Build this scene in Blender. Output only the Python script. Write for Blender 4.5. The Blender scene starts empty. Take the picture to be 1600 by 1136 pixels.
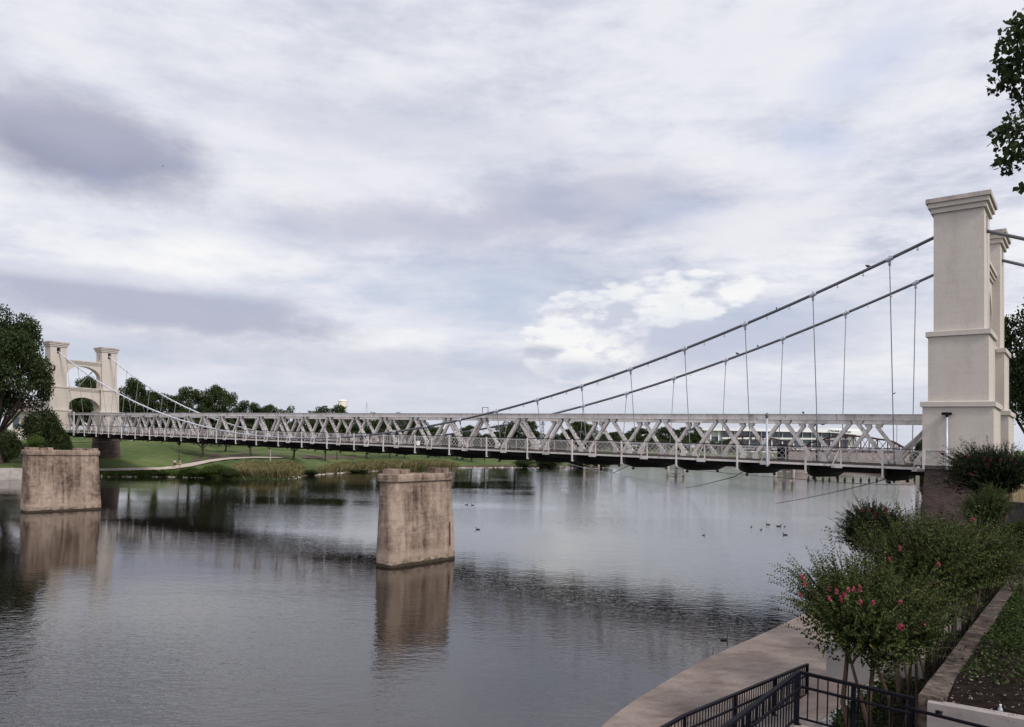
import bpy, bmesh, math, random
import numpy as np
from mathutils import Vector, Matrix
S = bpy.context.scene
COL = S.collection
R = math.radians

# ------------------------------------------------------------------ camera
FPX = 1139.25                      # focal length in pixels of a 1600 px wide frame
HZ = 696.0                         # row of the optical axis
RHO = math.atan(0.0245)            # slight roll of the hand-held camera
CR, SR = math.cos(RHO), math.sin(RHO)
cam = bpy.data.cameras.new('camera'); cam_o = bpy.data.objects.new('camera', cam); COL.objects.link(cam_o)
cam.sensor_width = 36.0; cam.lens = 36.0*FPX/1600
cam.shift_y = (HZ-568)/1600; cam.clip_start = 0.1; cam.clip_end = 9000
cam_o.rotation_euler = (R(90), -RHO, 0)
S.camera = cam_o

# ------------------------------------------------------------------ sky, sun, exposure
SUN_AZ, SUN_EL = R(143), R(44)      # azimuth clockwise from +Y
SKY_GAIN = 1.0
VT = S.view_settings
S.display_settings.display_device = 'sRGB'
VT.view_transform = 'Standard'; VT.look = 'None'; VT.exposure = 0.0; VT.gamma = 1.0
try: VT.use_curve_mapping = False
except Exception: pass
S.render.engine = 'CYCLES'
S.cycles.use_denoising = True
S.cycles.max_bounces = 6
S.cycles.transparent_max_bounces = 6

def lin(r, g, b):
    f = lambda c: (c/12.92 if c <= 0.04045 else ((c+0.055)/1.055)**2.4)
    return (f(r/255), f(g/255), f(b/255), 1.0)

class NT:
    """small node-building helper"""
    def __init__(s, tree): s.t = tree; s.n = tree.nodes; s.l = tree.links
    def add(s, typ, **kw):
        n = s.n.new(typ)
        for k, v in kw.items(): setattr(n, k, v)
        return n
    def put(s, sock, v):
        if hasattr(v, 'is_linked') or isinstance(v, bpy.types.NodeSocket): s.l.new(v, sock)
        else: sock.default_value = v
    def math(s, op, a, b=0.0, c=None, clamp=False):
        n = s.add('ShaderNodeMath', operation=op); n.use_clamp = clamp
        s.put(n.inputs[0], a); s.put(n.inputs[1], b)
        if c is not None: s.put(n.inputs[2], c)
        return n.outputs[0]
    def vmath(s, op, a, b=(0, 0, 0)):
        n = s.add('ShaderNodeVectorMath', operation=op); s.put(n.inputs[0], a); s.put(n.inputs[1], b)
        return n.outputs[0]
    def noise(s, vec, scale, detail=4, rough=0.5, dist=0.0):
        n = s.add('ShaderNodeTexNoise'); s.put(n.inputs['Vector'], vec); n.inputs['Scale'].default_value = scale
        n.inputs['Detail'].default_value = detail; n.inputs['Roughness'].default_value = rough; n.inputs['Distortion'].default_value = dist
        return n.outputs['Fac']
    def ramp(s, fac, stops):
        n = s.add('ShaderNodeValToRGB'); e = n.color_ramp.elements
        while len(e) < len(stops): e.new(0.5)
        for k, (p, c) in enumerate(stops):
            e[k].position = p; e[k].color = c if len(c) == 4 else (*c, 1)
        s.put(n.inputs[0], fac); return n.outputs[0]
    def step(s, v, a, b):
        n = s.add('ShaderNodeMapRange'); n.interpolation_type = 'SMOOTHSTEP'
        s.put(n.inputs[0], v); n.inputs[1].default_value = a; n.inputs[2].default_value = b
        return n.outputs[0]
    def mix(s, fac, a, b, mode='MIX'):
        n = s.add('ShaderNodeMix'); n.data_type = 'RGBA'; n.blend_type = mode
        s.put(n.inputs[0], fac); s.put(n.inputs[6], a); s.put(n.inputs[7], b)
        return n.outputs[2]
    def scale_vec(s, vec, sc, loc=(0, 0, 0), rot=(0, 0, 0)):
        n = s.add('ShaderNodeMapping'); s.put(n.inputs[0], vec); n.inputs[1].default_value = loc
        n.inputs[2].default_value = rot; n.inputs[3].default_value = sc
        return n.outputs[0]

def cam_dir(x, y):
    xc, zc = (x-800)/FPX, (HZ-y)/FPX
    return Vector((xc*CR-zc*SR, 1.0, xc*SR+zc*CR)).normalized()

def build_world():
    w = bpy.data.worlds.new('World'); S.world = w; w.use_nodes = True
    n = NT(w.node_tree); n.n.clear()
    tc = n.add('ShaderNodeTexCoord'); d = tc.outputs['Generated']
    sep = n.add('ShaderNodeSeparateXYZ'); n.put(sep.inputs[0], d)
    X, Y, Z = sep.outputs
    zc = n.math('MAXIMUM', Z, 0.0)
    # project the direction onto a cloud deck (flattened towards the horizon)
    den = n.math('ADD', zc, 0.16)
    cx, cy = n.math('DIVIDE', X, den), n.math('DIVIDE', Y, den)
    cmb = n.add('ShaderNodeCombineXYZ'); n.put(cmb.inputs[0], cx); n.put(cmb.inputs[1], cy)
    P = n.scale_vec(cmb.outputs[0], (1, 1, 1), rot=(0, 0, R(14)))
    az = n.math('ARCTAN2', X, Y); el = n.math('ARCSINE', Z)
    ae = n.add('ShaderNodeCombineXYZ'); n.put(ae.inputs[0], az); n.put(ae.inputs[1], n.math('MULTIPLY', el, 2.2))
    AE = ae.outputs[0]
    big = n.noise(n.scale_vec(P, (0.8, 1.0, 1), loc=(3.1, 1.4, 0)), 0.9, 8, 0.6, 0.1)
    fine = n.noise(n.scale_vec(P, (1.1, 1.3, 1), loc=(7.7, 4.2, 0)), 3.0, 10, 0.64, 0.1)
    streak = n.noise(n.scale_vec(AE, (2.2, 4.6, 1), loc=(2.2, 0.3, 0), rot=(0, 0, R(-4))), 1.8, 9, 0.62, 0.15)
    wob = n.noise(n.scale_vec(AE, (1, 1, 1), loc=(5, 1, 0)), 4.5, 9, 0.66)
    wobf = n.math('MULTIPLY', n.math('SUBTRACT', wob, 0.5), 1.35)
    soft_ = n.noise(n.scale_vec(AE, (1.0, 1.5, 1), loc=(8.2, 3.3, 0)), 5.2, 9, 0.60, 0.1)
    dens = n.math('ADD', n.math('MULTIPLY', big, 0.40), n.math('ADD', n.math('MULTIPLY', fine, 0.15), n.math('ADD', n.math('MULTIPLY', streak, 0.22), n.math('MULTIPLY', soft_, 0.33))))
    def blob(x, y, hw, hh, soft=0.6, wobble=0.5, tilt=0.0):
        c = cam_dir(x, y); a0, e0 = math.atan2(c.x, c.y), math.asin(c.z)
        w_ = hw/FPX*math.cos(a0)**2; h_ = hh/FPX*math.cos(a0)
        dx = n.math('SUBTRACT', az, a0); dy = n.math('SUBTRACT', el, e0)
        if tilt: dy = n.math('ADD', dy, n.math('MULTIPLY', dx, tilt))
        u = n.math('DIVIDE', dx, w_); v = n.math('DIVIDE', dy, h_)
        r = n.math('SQRT', n.math('ADD', n.math('MULTIPLY', u, u), n.math('MULTIPLY', v, v)))
        r = n.math('ADD', r, n.math('MULTIPLY', wobf, wobble*2))
        m = n.step(r, 1.0+soft*.72, 1.0-soft*.72)
        return n.math('MULTIPLY', m, n.math('GREATER_THAN', Y, 0.05))
    alto = n.noise(n.scale_vec(P, (1.0, 1.25, 1), loc=(1.1, 9.2, 0)), 7.5, 8, 0.66, 0.1)
    dens = n.math('ADD', dens, n.math('MULTIPLY', n.math('SUBTRACT', alto, 0.5), n.math('ADD', 0.10, n.math('MULTIPLY', n.step(X, -0.1, 0.45), 0.14))))
    base = n.ramp(dens, [(0.38, lin(178, 182, 203)), (0.46, lin(205, 208, 224)), (0.52, lin(224, 227, 239)), (0.58, lin(241, 242, 249)), (0.66, lin(254, 254, 255))])
    # lighter veil high up, bluish grey towards the horizon
    base = n.mix(n.math('MULTIPLY', n.step(el, 0.20, 0.52), 0.40), base, lin(230, 232, 243))
    base = n.mix(n.math('MULTIPLY', n.step(el, 0.16, 0.02), 0.72), base, lin(205, 211, 226))
    col = base
    def lay(mask, c, k):
        nonlocal col
        col = n.mix(n.math('MULTIPLY', mask, k), col, lin(*c))
    lay(blob(470, 150, 420, 90, 0.9, 0.8), (243, 243, 249), 0.55)
    lay(blob(330, 330, 330, 40, 0.8, 0.9), (232, 235, 245), 0.7)
    lay(blob(560, 260, 220, 60, 0.9, 0.8), (236, 237, 246), 0.7)
    lay(blob(110, 222, 210, 62, 0.75, 0.7, 0.05), (158, 161, 184), 0.95)
    lay(blob(60, 170, 200, 40, 0.9, 0.6, 0.1), (186, 188, 208), 0.6)
    lay(blob(640, 350, 300, 34, 0.9, 1.0, -0.02), (196, 198, 217), 0.75)
    lay(blob(930, 310, 190, 40, 0.8, 1.0, -0.05), (193, 195, 214), 0.75)
    lay(blob(250, 482, 330, 36, 0.7, 0.9, 0.06), (180, 184, 205), 0.9)
    lay(blob(120, 425, 260, 14, 0.9, 0.9), (224, 227, 239), 0.6)
    lay(blob(500, 560, 520, 26, 0.9, 0.9), (190, 195, 214), 0.45)
    lay(blob(700, 215, 260, 34, 0.9, 1.2, 0.03), (208, 211, 227), 0.5); lay(blob(840, 420, 170, 26, 0.9, 1.2), (203, 208, 225), 0.55)
    lay(blob(1180, 130, 260, 110, 0.9, 0.8), (238, 239, 247), 0.6)
    lay(blob(1330, 240, 170, 60, 0.9, 0.9, 0.2), (232, 234, 245), 0.5)
    lay(blob(1345, 105, 90, 42, 0.9, 1.2, -0.3), (200, 212, 240), 0.5); lay(blob(1270, 215, 60, 26, 0.9, 1.3, 0.3), (205, 216, 243), 0.55); lay(blob(1060, 330, 70, 20, 0.9, 1.2), (204, 212, 236), 0.5)
    lay(blob(720, 470, 180, 50, 0.9, 0.8), (214, 221, 236), 0.55)
    lay(blob(1250, 350, 200, 36, 0.8, 1.0, -0.05), (236, 236, 244), 0.7)
    lay(blob(1330, 500, 140, 60, 0.9, 0.9), (211, 216, 231), 0.6)
    lay(blob(1110, 520, 170, 44, 0.9, 0.8), (196, 203, 223), 0.8)
    # bright cumulus bank
    puff = n.noise(n.scale_vec(AE, (1, 1.1, 1), loc=(1.3, 2.2, 0)), 15.0, 8, 0.60, 0.15)
    vor = n.add('ShaderNodeTexVoronoi'); vor.feature = 'SMOOTH_F1'; n.put(vor.inputs['Vector'], n.vmath('ADD', n.scale_vec(AE, (1, 1, 1)), n.vmath('SCALE', n.scale_vec(AE, (1, 1, 1))))); vor.inputs['Scale'].default_value = 22.0
    bil = n.math('SUBTRACT', 0.62, n.math('MULTIPLY', vor.outputs['Distance'], 1.0))
    puff = n.math('ADD', n.math('MULTIPLY', puff, 0.80), n.math('MULTIPLY', bil, 0.20))
    def soft(x, y, hw, hh, tilt=0.0):
        c = cam_dir(x, y); a0, e0 = math.atan2(c.x, c.y), math.asin(c.z)
        u = n.math('DIVIDE', n.math('SUBTRACT', az, a0), hw/FPX*math.cos(a0)**2)
        v = n.math('DIVIDE', n.math('ADD', n.math('SUBTRACT', el, e0), n.math('MULTIPLY', n.math('SUBTRACT', az, a0), tilt)), hh/FPX*math.cos(a0))
        return n.math('MULTIPLY', n.math('SUBTRACT', 1.0, n.math('SQRT', n.math('ADD', n.math('MULTIPLY', u, u), n.math('MULTIPLY', v, v)))), n.math('GREATER_THAN', Y, 0.05))
    fld = n.math('MAXIMUM', soft(918, 522, 108, 84, -0.1), n.math('MAXIMUM', soft(1050, 468, 150, 44, -0.13), soft(872, 548, 70, 44)))
    fld = n.math('ADD', fld, n.math('MULTIPLY', n.math('SUBTRACT', puff, 0.36), 0.85))
    sepa = n.add('ShaderNodeSeparateXYZ'); n.put(sepa.inputs[0], d)
    cum = n.math('MULTIPLY', n.step(fld, 0.10, 0.27), n.math('GREATER_THAN', Y, 0.05))
    shade = n.ramp(n.math('ADD', puff, n.math('MULTIPLY', wobf, 0.22)), [(0.34, lin(212, 215, 229)), (0.42, lin(238, 239, 246)), (0.48, lin(254, 254, 253))])
    col = n.mix(n.math('MULTIPLY', cum, 0.95), col, shade)
    lay(blob(905, 578, 130, 18, 0.9, 0.8), (203, 208, 225), 0.7); lay(blob(1090, 535, 120, 34, 0.9, 0.9), (199, 205, 224), 0.75); lay(blob(850, 548, 34, 9, 0.8, 1.0), (190, 194, 212), 0.6)
    # brighter cloud overhead and behind the camera (outside the photographed part)
    boost = n.math('ADD', 1.0, n.math('MULTIPLY', n.step(el, 0.66, 1.1), 0.45))
    boost = n.math('ADD', boost, n.math('MULTIPLY', n.step(Y, 0.0, -0.5), 0.25))
    hs = n.add('ShaderNodeHueSaturation'); hs.inputs['Saturation'].default_value = 0.97; hs.inputs['Value'].default_value = 0.955; n.put(hs.inputs['Color'], col); col = hs.outputs[0]
    sky = n.add('ShaderNodeTexSky', sky_type='NISHITA'); sky.sun_disc = False
    sky.sun_elevation = SUN_EL; sky.sun_rotation = SUN_AZ
    fac = n.math('MULTIPLY', n.math('SUBTRACT', 1.0, n.step(dens, 0.38, 0.58)), 0.25)
    boosted = n.vmath('SCALE', col); boosted.node.inputs[3].default_value = 1.0
    n.l.new(n.math('MULTIPLY', boost, 10.0*SKY_GAIN), boosted.node.inputs[3])
    out = n.mix(fac, boosted, n.mix(1.0, sky.outputs[0], (1.35, 1.35, 1.35, 1), 'MULTIPLY'))
    low = n.step(Z, -0.12, -0.01)
    out = n.mix(low, (1.2, 1.25, 1.2, 1), out)
    bg = n.add('ShaderNodeBackground'); bg.inputs[1].default_value = 0.1; n.put(bg.inputs[0], out)
    o = n.add('ShaderNodeOutputWorld'); n.l.new(bg.outputs[0], o.inputs[0])
    w.cycles_visibility if False else None
    try: w.cycles.sampling_method = 'AUTOMATIC'
    except Exception: pass
build_world()
sun = bpy.data.lights.new('sun', 'SUN'); sun.energy = 2.7; sun.angle = R(12); sun.color = (1.0, 0.93, 0.85)
sun_o = bpy.data.objects.new('sun', sun); COL.objects.link(sun_o)
sd = Vector((math.sin(SUN_AZ)*math.cos(SUN_EL), math.cos(SUN_AZ)*math.cos(SUN_EL), math.sin(SUN_EL)))
sun_o.rotation_euler = (-sd).to_track_quat('-Z', 'Y').to_euler(); sun_o.location = (40, -60, 120)

# ------------------------------------------------------------------ coordinates
WATER = -7.2
def W(xc, Y, zc): return Vector((xc*CR-zc*SR, Y, xc*SR+zc*CR))
def P(x, y, Y): return W((x-800)/FPX*Y, Y, (HZ-y)/FPX*Y)          # point seen at a spot of the photograph, at depth Y
def G(x, y, Z):                                                    # point of the level Z seen at that spot
    d = cam_dir(x, y); return d*(Z/d.z)
def XZ(x, Y, Z):                                                   # point at depth Y and level Z in image column x
    xc = (x-800)/FPX*Y; zc = (Z-xc*SR)/CR
    return W(xc, Y, zc)
# bridge frame: u along the bridge from the far tower to the near one, p across it (away from the camera), z up
_n = math.hypot(1413.783, FPX); D0, D1 = -1413.783/_n, FPX/_n
X0, Y0, ZC = -82.35, 135.739, 6.103
SU = D1*(HZ-643.324)/FPX; SP = -D0*(HZ-731.916)/FPX
def B(u, p=None, z=None):
    if p is None: u, p, z = u
    return W(X0-D0*u+D1*p, Y0-D1*u-D0*p, ZC+z-SU*u+SP*p)
def Bd(u, p, z):
    """inverse use: image column of a bridge point"""
    xc, Y = X0-D0*u+D1*p, Y0-D1*u-D0*p
    zc = ZC+z-SU*u+SP*p
    return 800+FPX*xc/Y, HZ-FPX*zc/Y
def u_at(x, p):
    lo, hi = -60, 190
    for _ in range(60):
        m = (lo+hi)/2
        if Bd(m, p, 0)[0] < x: lo = m
        else: hi = m
    return lo
def z_at(y, u, p):
    Y = Y0-D1*u-D0*p
    return (HZ-y)/FPX*Y-ZC+SU*u-SP*p

# ------------------------------------------------------------------ mesh helpers
class MB:
    def __init__(s, T=None): s.v = []; s.f = []; s.T = T
    def _p(s, pts):
        T = s.T; k = len(s.v)
        s.v += [tuple(T(*q)) if T else tuple(q) for q in pts]; return k
    def quad(s, a, b, c, d): k = s._p([a, b, c, d]); s.f.append((k, k+1, k+2, k+3))
    def hexa(s, lo, hi):                       # lo, hi: 4 points each, counter-clockwise seen from above
        k = s._p(list(lo)+list(hi))
        s.f += [(k+3, k+2, k+1, k), (k+4, k+5, k+6, k+7)]+[(k+i, k+(i+1) % 4, k+4+(i+1) % 4, k+4+i) for i in range(4)]
    def box(s, a, b):
        (x0, y0, z0), (x1, y1, z1) = a, b
        s.hexa([(x0, y0, z0), (x1, y0, z0), (x1, y1, z0), (x0, y1, z0)], [(x0, y0, z1), (x1, y0, z1), (x1, y1, z1), (x0, y1, z1)])
    def taper(s, a, b, da):                    # box whose top is inset by da
        (x0, y0, z0), (x1, y1, z1) = a, b
        s.hexa([(x0, y0, z0), (x1, y0, z0), (x1, y1, z0), (x0, y1, z0)], [(x0+da, y0+da, z1), (x1-da, y0+da, z1), (x1-da, y1-da, z1), (x0+da, y1-da, z1)])
    def bar(s, a, b, w, h, side=None):
        a, b = Vector(a), Vector(b); d = (b-a).normalized()
        sd_ = Vector(side) if side is not None else (d.cross(Vector((0, 0, 1))) if abs(d.z) < 0.95 else Vector((1, 0, 0)))
        sd_ = (sd_-d*sd_.dot(d)).normalized(); up = sd_.cross(d)
        o = [(-w/2, -h/2), (w/2, -h/2), (w/2, h/2), (-w/2, h/2)]
        s.hexa([a+sd_*i+up*j for i, j in o], [b+sd_*i+up*j for i, j in o])
    def tube(s, pts, r, n=6, cap=True):
        pts = [Vector(q) for q in pts]; rr = r if isinstance(r, (list, tuple)) else [r]*len(pts)
        rings = []; ref = None
        for i, q in enumerate(pts):
            d = (pts[min(i+1, len(pts)-1)]-pts[max(i-1, 0)]).normalized()
            if ref is None: ref = d.orthogonal().normalized()
            ref = (ref-d*ref.dot(d)).normalized(); c = d.cross(ref)
            rings.append(s._p([q+(ref*math.cos(2*math.pi*j/n)+c*math.sin(2*math.pi*j/n))*rr[i] for j in range(n)]))
        for k0, k1 in zip(rings, rings[1:]):
            s.f += [(k0+j, k0+(j+1) % n, k1+(j+1) % n, k1+j) for j in range(n)]
        if cap:
            s.f.append(tuple(rings[0]+j for j in reversed(range(n)))); s.f.append(tuple(rings[-1]+j for j in range(n)))
    def lathe(s, c, prof, n=16, sx=1.0, sy=1.0):   # prof: list of (r, z)
        c = Vector(c); rings = []
        for r, z in prof: rings.append(s._p([c+Vector((r*sx*math.cos(2*math.pi*j/n), r*sy*math.sin(2*math.pi*j/n), z)) for j in range(n)]))
        for k0, k1 in zip(rings, rings[1:]): s.f += [(k0+j, k0+(j+1) % n, k1+(j+1) % n, k1+j) for j in range(n)]
        s.f.append(tuple(rings[0]+j for j in reversed(range(n)))); s.f.append(tuple(rings[-1]+j for j in range(n)))
    def prism(s, poly, ext):                   # polygon (list of 3-tuples) extruded by vector ext
        m = len(poly); k = s._p(list(poly)+[tuple(Vector(q)+Vector(ext)) for q in poly])
        s.f.append(tuple(k+i for i in reversed(range(m)))); s.f.append(tuple(k+m+i for i in range(m)))
        s.f += [(k+i, k+(i+1) % m, k+m+(i+1) % m, k+m+i) for i in range(m)]
    def ball(s, c, r, n=10, m=6):
        c = Vector(c); rr = Vector(r) if not isinstance(r, (int, float)) else Vector((r, r, r))
        rings = []
        for i in range(1, m):
            t = math.pi*i/m
            rings.append(s._p([c+Vector((rr.x*math.sin(t)*math.cos(2*math.pi*j/n), rr.y*math.sin(t)*math.sin(2*math.pi*j/n), -rr.z*math.cos(t))) for j in range(n)]))
        a = s._p([c-Vector((0, 0, rr.z))]); b = s._p([c+Vector((0, 0, rr.z))])
        for k0, k1 in zip(rings, rings[1:]): s.f += [(k0+j, k0+(j+1) % n, k1+(j+1) % n, k1+j) for j in range(n)]
        s.f += [(a, rings[0]+(j+1) % n, rings[0]+j) for j in range(n)]+[(b, rings[-1]+j, rings[-1]+(j+1) % n) for j in range(n)]

ROOT = {}
def mesh_of(name, mb, off=(0, 0, 0), smooth=False, fix=True):
    me = bpy.data.meshes.new(name); ox, oy, oz = off
    me.from_pydata([(x-ox, y-oy, z-oz) for x, y, z in mb.v], [], mb.f); me.update()
    if fix:
        bm = bmesh.new(); bm.from_mesh(me); bmesh.ops.recalc_face_normals(bm, faces=bm.faces); bm.to_mesh(me); bm.free()
    if smooth:
        for q in me.polygons: q.use_smooth = True
    return me
def tag(o, label=None, cat=None, group=None, kind=None):
    if label: o['label'] = label
    if cat: o['category'] = cat
    if group: o['group'] = group
    if kind: o['kind'] = kind
    return o
def thing(name, label, cat, loc=(0, 0, 0), group=None):
    o = bpy.data.objects.new(name, None); o.empty_display_size = 0.5; COL.objects.link(o)
    o.location = loc; ROOT[o.name] = Vector(loc); return tag(o, label, cat, group)
def obj(name, mb, mat, parent=None, smooth=False, loc=None, fix=True):
    off = ROOT[parent.name] if parent else Vector(loc or (0, 0, 0))
    o = bpy.data.objects.new(name, mesh_of(name, mb, off, smooth, fix)); COL.objects.link(o)
    if mat: o.data.materials.append(mat)
    if parent: o.parent = parent; ROOT[o.name] = off
    else: o.location = off; ROOT[o.name] = off
    return o
def put(name, mesh, parent=None, loc=None):
    o = bpy.data.objects.new(name, mesh); COL.objects.link(o)
    if parent: o.parent = parent
    if loc is not None: o.location = loc
    return o
def structure(name, mb, mat, smooth=False): return tag(obj(name, mb, mat, smooth=smooth), kind='structure')

# ------------------------------------------------------------------ materials
MATS = {}
def mat(name, build):
    if name in MATS: return MATS[name]
    m = bpy.data.materials.new(name); m.use_nodes = True; n = NT(m.node_tree); n.n.clear()
    o = n.add('ShaderNodeOutputMaterial'); n.l.new(build(n), o.inputs[0]); MATS[name] = m; return m
def bsdf(n, col, rough=0.7, metal=0.0, normal=None, spec=0.4):
    b = n.add('ShaderNodeBsdfPrincipled'); n.put(b.inputs['Base Color'], col); n.put(b.inputs['Roughness'], rough)
    b.inputs['Metallic'].default_value = metal; b.inputs['Specular IOR Level'].default_value = spec
    if normal is not None: n.l.new(normal, b.inputs['Normal'])
    return b.outputs[0]
def bump(n, h, strength=0.3, dist=0.02):
    b = n.add('ShaderNodeBump'); b.inputs['Strength'].default_value = strength; b.inputs['Distance'].default_value = dist
    n.l.new(h, b.inputs['Height']); return b.outputs[0]
def pos(n): return n.add('ShaderNodeNewGeometry').outputs['Position']
def lump(name, a, b, scale=1.0, rough=0.8, stretch=(1, 1, 1), mid=None, bs=0.25, bd=0.02, spec=0.3, metal=0.0, lo=0.35, hi=0.65):
    def f(n):
        p = n.scale_vec(pos(n), stretch)
        v = n.noise(p, scale, 8, 0.6); v2 = n.noise(p, scale*7, 5, 0.6)
        fac = n.math('ADD', n.math('MULTIPLY', v, 0.7), n.math('MULTIPLY', v2, 0.3))
        st = [(lo, (*a, 1)), (hi, (*b, 1))] if mid is None else [(lo, (*a, 1)), ((lo+hi)/2, (*mid, 1)), (hi, (*b, 1))]
        return bsdf(n, n.ramp(fac, st), rough, metal, bump(n, v2, bs, bd), spec)
    return mat(name, f)

def steelm(n):                               # pale oxide paint: dirt in patches, rust bleeding at the joints
    p = pos(n); a = n.noise(p, 0.9, 8, 0.62); b_ = n.noise(n.scale_vec(p, (1, 1, .35), loc=(5, 2, 8)), 2.6, 7, 0.65); g = n.noise(p, 11, 4, 0.6)
    c = n.ramp(n.math('ADD', n.math('MULTIPLY', a, .55), n.math('MULTIPLY', b_, .45)), [(0.36, (0.30, 0.26, 0.245, 1)), (0.46, (0.52, 0.48, 0.46, 1)), (0.60, (0.64, 0.605, 0.59, 1))])
    c = n.mix(n.math('MULTIPLY', n.step(b_, .58, .70), .65), c, (0.15, 0.085, 0.06, 1))
    return bsdf(n, c, 0.6, 0, bump(n, g, .15, .01), 0.25)
M_steel = mat('painted_steel', steelm)
M_rail = lump('grey_rail_paint', (0.42, 0.39, 0.39), (0.60, 0.57, 0.56), 2.0, 0.55)
def cablem(n):                               # wrapped cable: pale at the far end, blending to dark grey towards the near end
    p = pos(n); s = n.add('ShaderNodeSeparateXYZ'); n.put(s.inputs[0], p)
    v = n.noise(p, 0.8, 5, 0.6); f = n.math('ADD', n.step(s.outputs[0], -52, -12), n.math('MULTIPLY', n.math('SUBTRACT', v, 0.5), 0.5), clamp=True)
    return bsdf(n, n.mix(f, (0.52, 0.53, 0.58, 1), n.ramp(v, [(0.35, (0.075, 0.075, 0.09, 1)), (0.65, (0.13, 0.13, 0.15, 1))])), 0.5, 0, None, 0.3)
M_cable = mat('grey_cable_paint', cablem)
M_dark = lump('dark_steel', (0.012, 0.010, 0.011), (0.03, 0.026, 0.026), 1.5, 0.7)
M_wire = lump('dark_wire', (0.02, 0.018, 0.02), (0.04, 0.035, 0.035), 3, 0.6)
M_black = lump('black_paint', (0.003, 0.003, 0.006), (0.008, 0.008, 0.013), 4, 0.5, spec=0.05, bs=0.05)
M_plank = lump('weathered_planks', (0.05, 0.038, 0.034), (0.14, 0.11, 0.10), 3.0, 0.9, (3, 0.4, 1))
M_white = lump('white_paint', (0.70, 0.70, 0.70), (0.82, 0.82, 0.82), 0.4, 0.5, bs=0.05)
M_lampgrey = lump('galvanised_pole', (0.36, 0.38, 0.44), (0.48, 0.50, 0.56), 2, 0.4, metal=0.2)
M_glass = lump('dark_glazing', (0.03, 0.045, 0.07), (0.09, 0.12, 0.16), 0.05, 0.12, spec=0.6, bs=0.0)
M_rust = lump('rust_red_steel', (0.05, 0.02, 0.02), (0.11, 0.042, 0.038), 0.6, 0.8)
M_brownstone = lump('dark_brown_stone', (0.03, 0.022, 0.02), (0.12, 0.085, 0.08), 0.9, 0.95, (1, 1, 1.6), bs=0.8, bd=0.08)
M_stain = lump('stained_yellow_concrete', (0.10, 0.07, 0.03), (0.24, 0.18, 0.10), 1.5, 0.95, (1, 1, 0.5))
M_bark = lump('brown_bark', (0.025, 0.019, 0.016), (0.075, 0.055, 0.044), 3, 0.95, (1, 1, 0.3), bs=0.6)
M_myrtlebark = lump('smooth_tan_bark', (0.035, 0.023, 0.018), (0.13, 0.086, 0.062), 5, 0.85, (1, 1, 0.25), bs=0.4)
M_soil = lump('dark_soil', (0.005, 0.0038, 0.0033), (0.042, 0.029, 0.023), 5.0, 0.98, bs=1.0, bd=0.12, spec=0.05)
M_rock = lump('grey_rock', (0.05, 0.045, 0.045), (0.14, 0.125, 0.12), 3, 0.95, bs=0.8, bd=0.05)
M_oldconc = lump('pale_bank_concrete', (0.24, 0.21, 0.19), (0.42, 0.39, 0.37), 0.8, 0.9, (1, 1, 2))
M_kerb = lump('grey_kerb_stone', (0.17, 0.165, 0.17), (0.36, 0.345, 0.345), 2.5, 0.9)
M_hanger = lump('grey_hanger_rod', (0.20, 0.20, 0.22), (0.30, 0.30, 0.32), 2, 0.5)
M_post = lump('brown_concrete_post', (0.27, 0.225, 0.20), (0.42, 0.365, 0.33), 1.3, 0.9, (1, 1, 0.5))
M_smoothwall = lump('smooth_grey_wall', (0.26, 0.235, 0.235), (0.32, 0.295, 0.29), 0.7, 0.75, bs=0.05)
M_lowwall = lump('pale_rendered_wall', (0.20, 0.175, 0.168), (0.28, 0.25, 0.24), 1.2, 0.9, bs=0.1)
M_skin = lump('skin', (0.42, 0.25, 0.18), (0.46, 0.28, 0.2), 9, 0.6)
M_plum = lump('dark_plumage', (0.012, 0.011, 0.011), (0.05, 0.04, 0.035), 12, 0.8)

def courses(n, p, w, h, mortar):             # joint lines that follow the bridge's own axes
    s = n.add('ShaderNodeSeparateXYZ'); n.put(s.inputs[0], n.scale_vec(p, (1, 1, 1), rot=(0, 0, R(38.9))))
    cb = n.add('ShaderNodeCombineXYZ'); n.put(cb.inputs[0], n.math('ADD', s.outputs[0], s.outputs[1])); n.put(cb.inputs[1], s.outputs[2])
    b = n.add('ShaderNodeTexBrick'); n.put(b.inputs['Vector'], cb.outputs[0]); b.inputs['Scale'].default_value = 1.0
    b.inputs['Brick Width'].default_value = w; b.inputs['Row Height'].default_value = h; b.inputs['Mortar Size'].default_value = mortar; b.inputs['Mortar Smooth'].default_value = 0.3
    return b.outputs['Fac']
def stucco(n):                               # pale painted stucco of the towers with faint drip stains
    p = pos(n)
    v = n.noise(n.scale_vec(p, (0.7, 0.7, 0.16)), 1.6, 7, 0.6); v2 = n.noise(p, 0.35, 5, 0.5); v3 = n.noise(p, 9, 4, 0.6)
    c = n.ramp(n.math('ADD', n.math('MULTIPLY', v, 0.55), n.math('MULTIPLY', v2, 0.45)), [(0.28, (0.43, 0.385, 0.345, 1)), (0.44, (0.50, 0.45, 0.405, 1)), (0.68, (0.535, 0.485, 0.44, 1))])
    wv = courses(n, p, 1.25, 0.62, 0.012); hair = n.noise(n.scale_vec(p, (1, 1, 1), loc=(9, 3, 1)), 0.9, 12, 0.75, 0.4)
    crack = n.math('MULTIPLY', n.math('MULTIPLY', n.step(hair, 0.488, 0.5), n.step(hair, 0.512, 0.5)), 0.30)
    c = n.mix(n.math('MULTIPLY', wv, 0.16), c, (0.20, 0.17, 0.155, 1)); c = n.mix(crack, c, (0.24, 0.20, 0.18, 1))
    return bsdf(n, c, 0.85, 0, bump(n, n.math('ADD', v3, n.math('MULTIPLY', wv, -0.8)), 0.2, 0.02), 0.25)
M_stucco = mat('pale_stucco', stucco)
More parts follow.
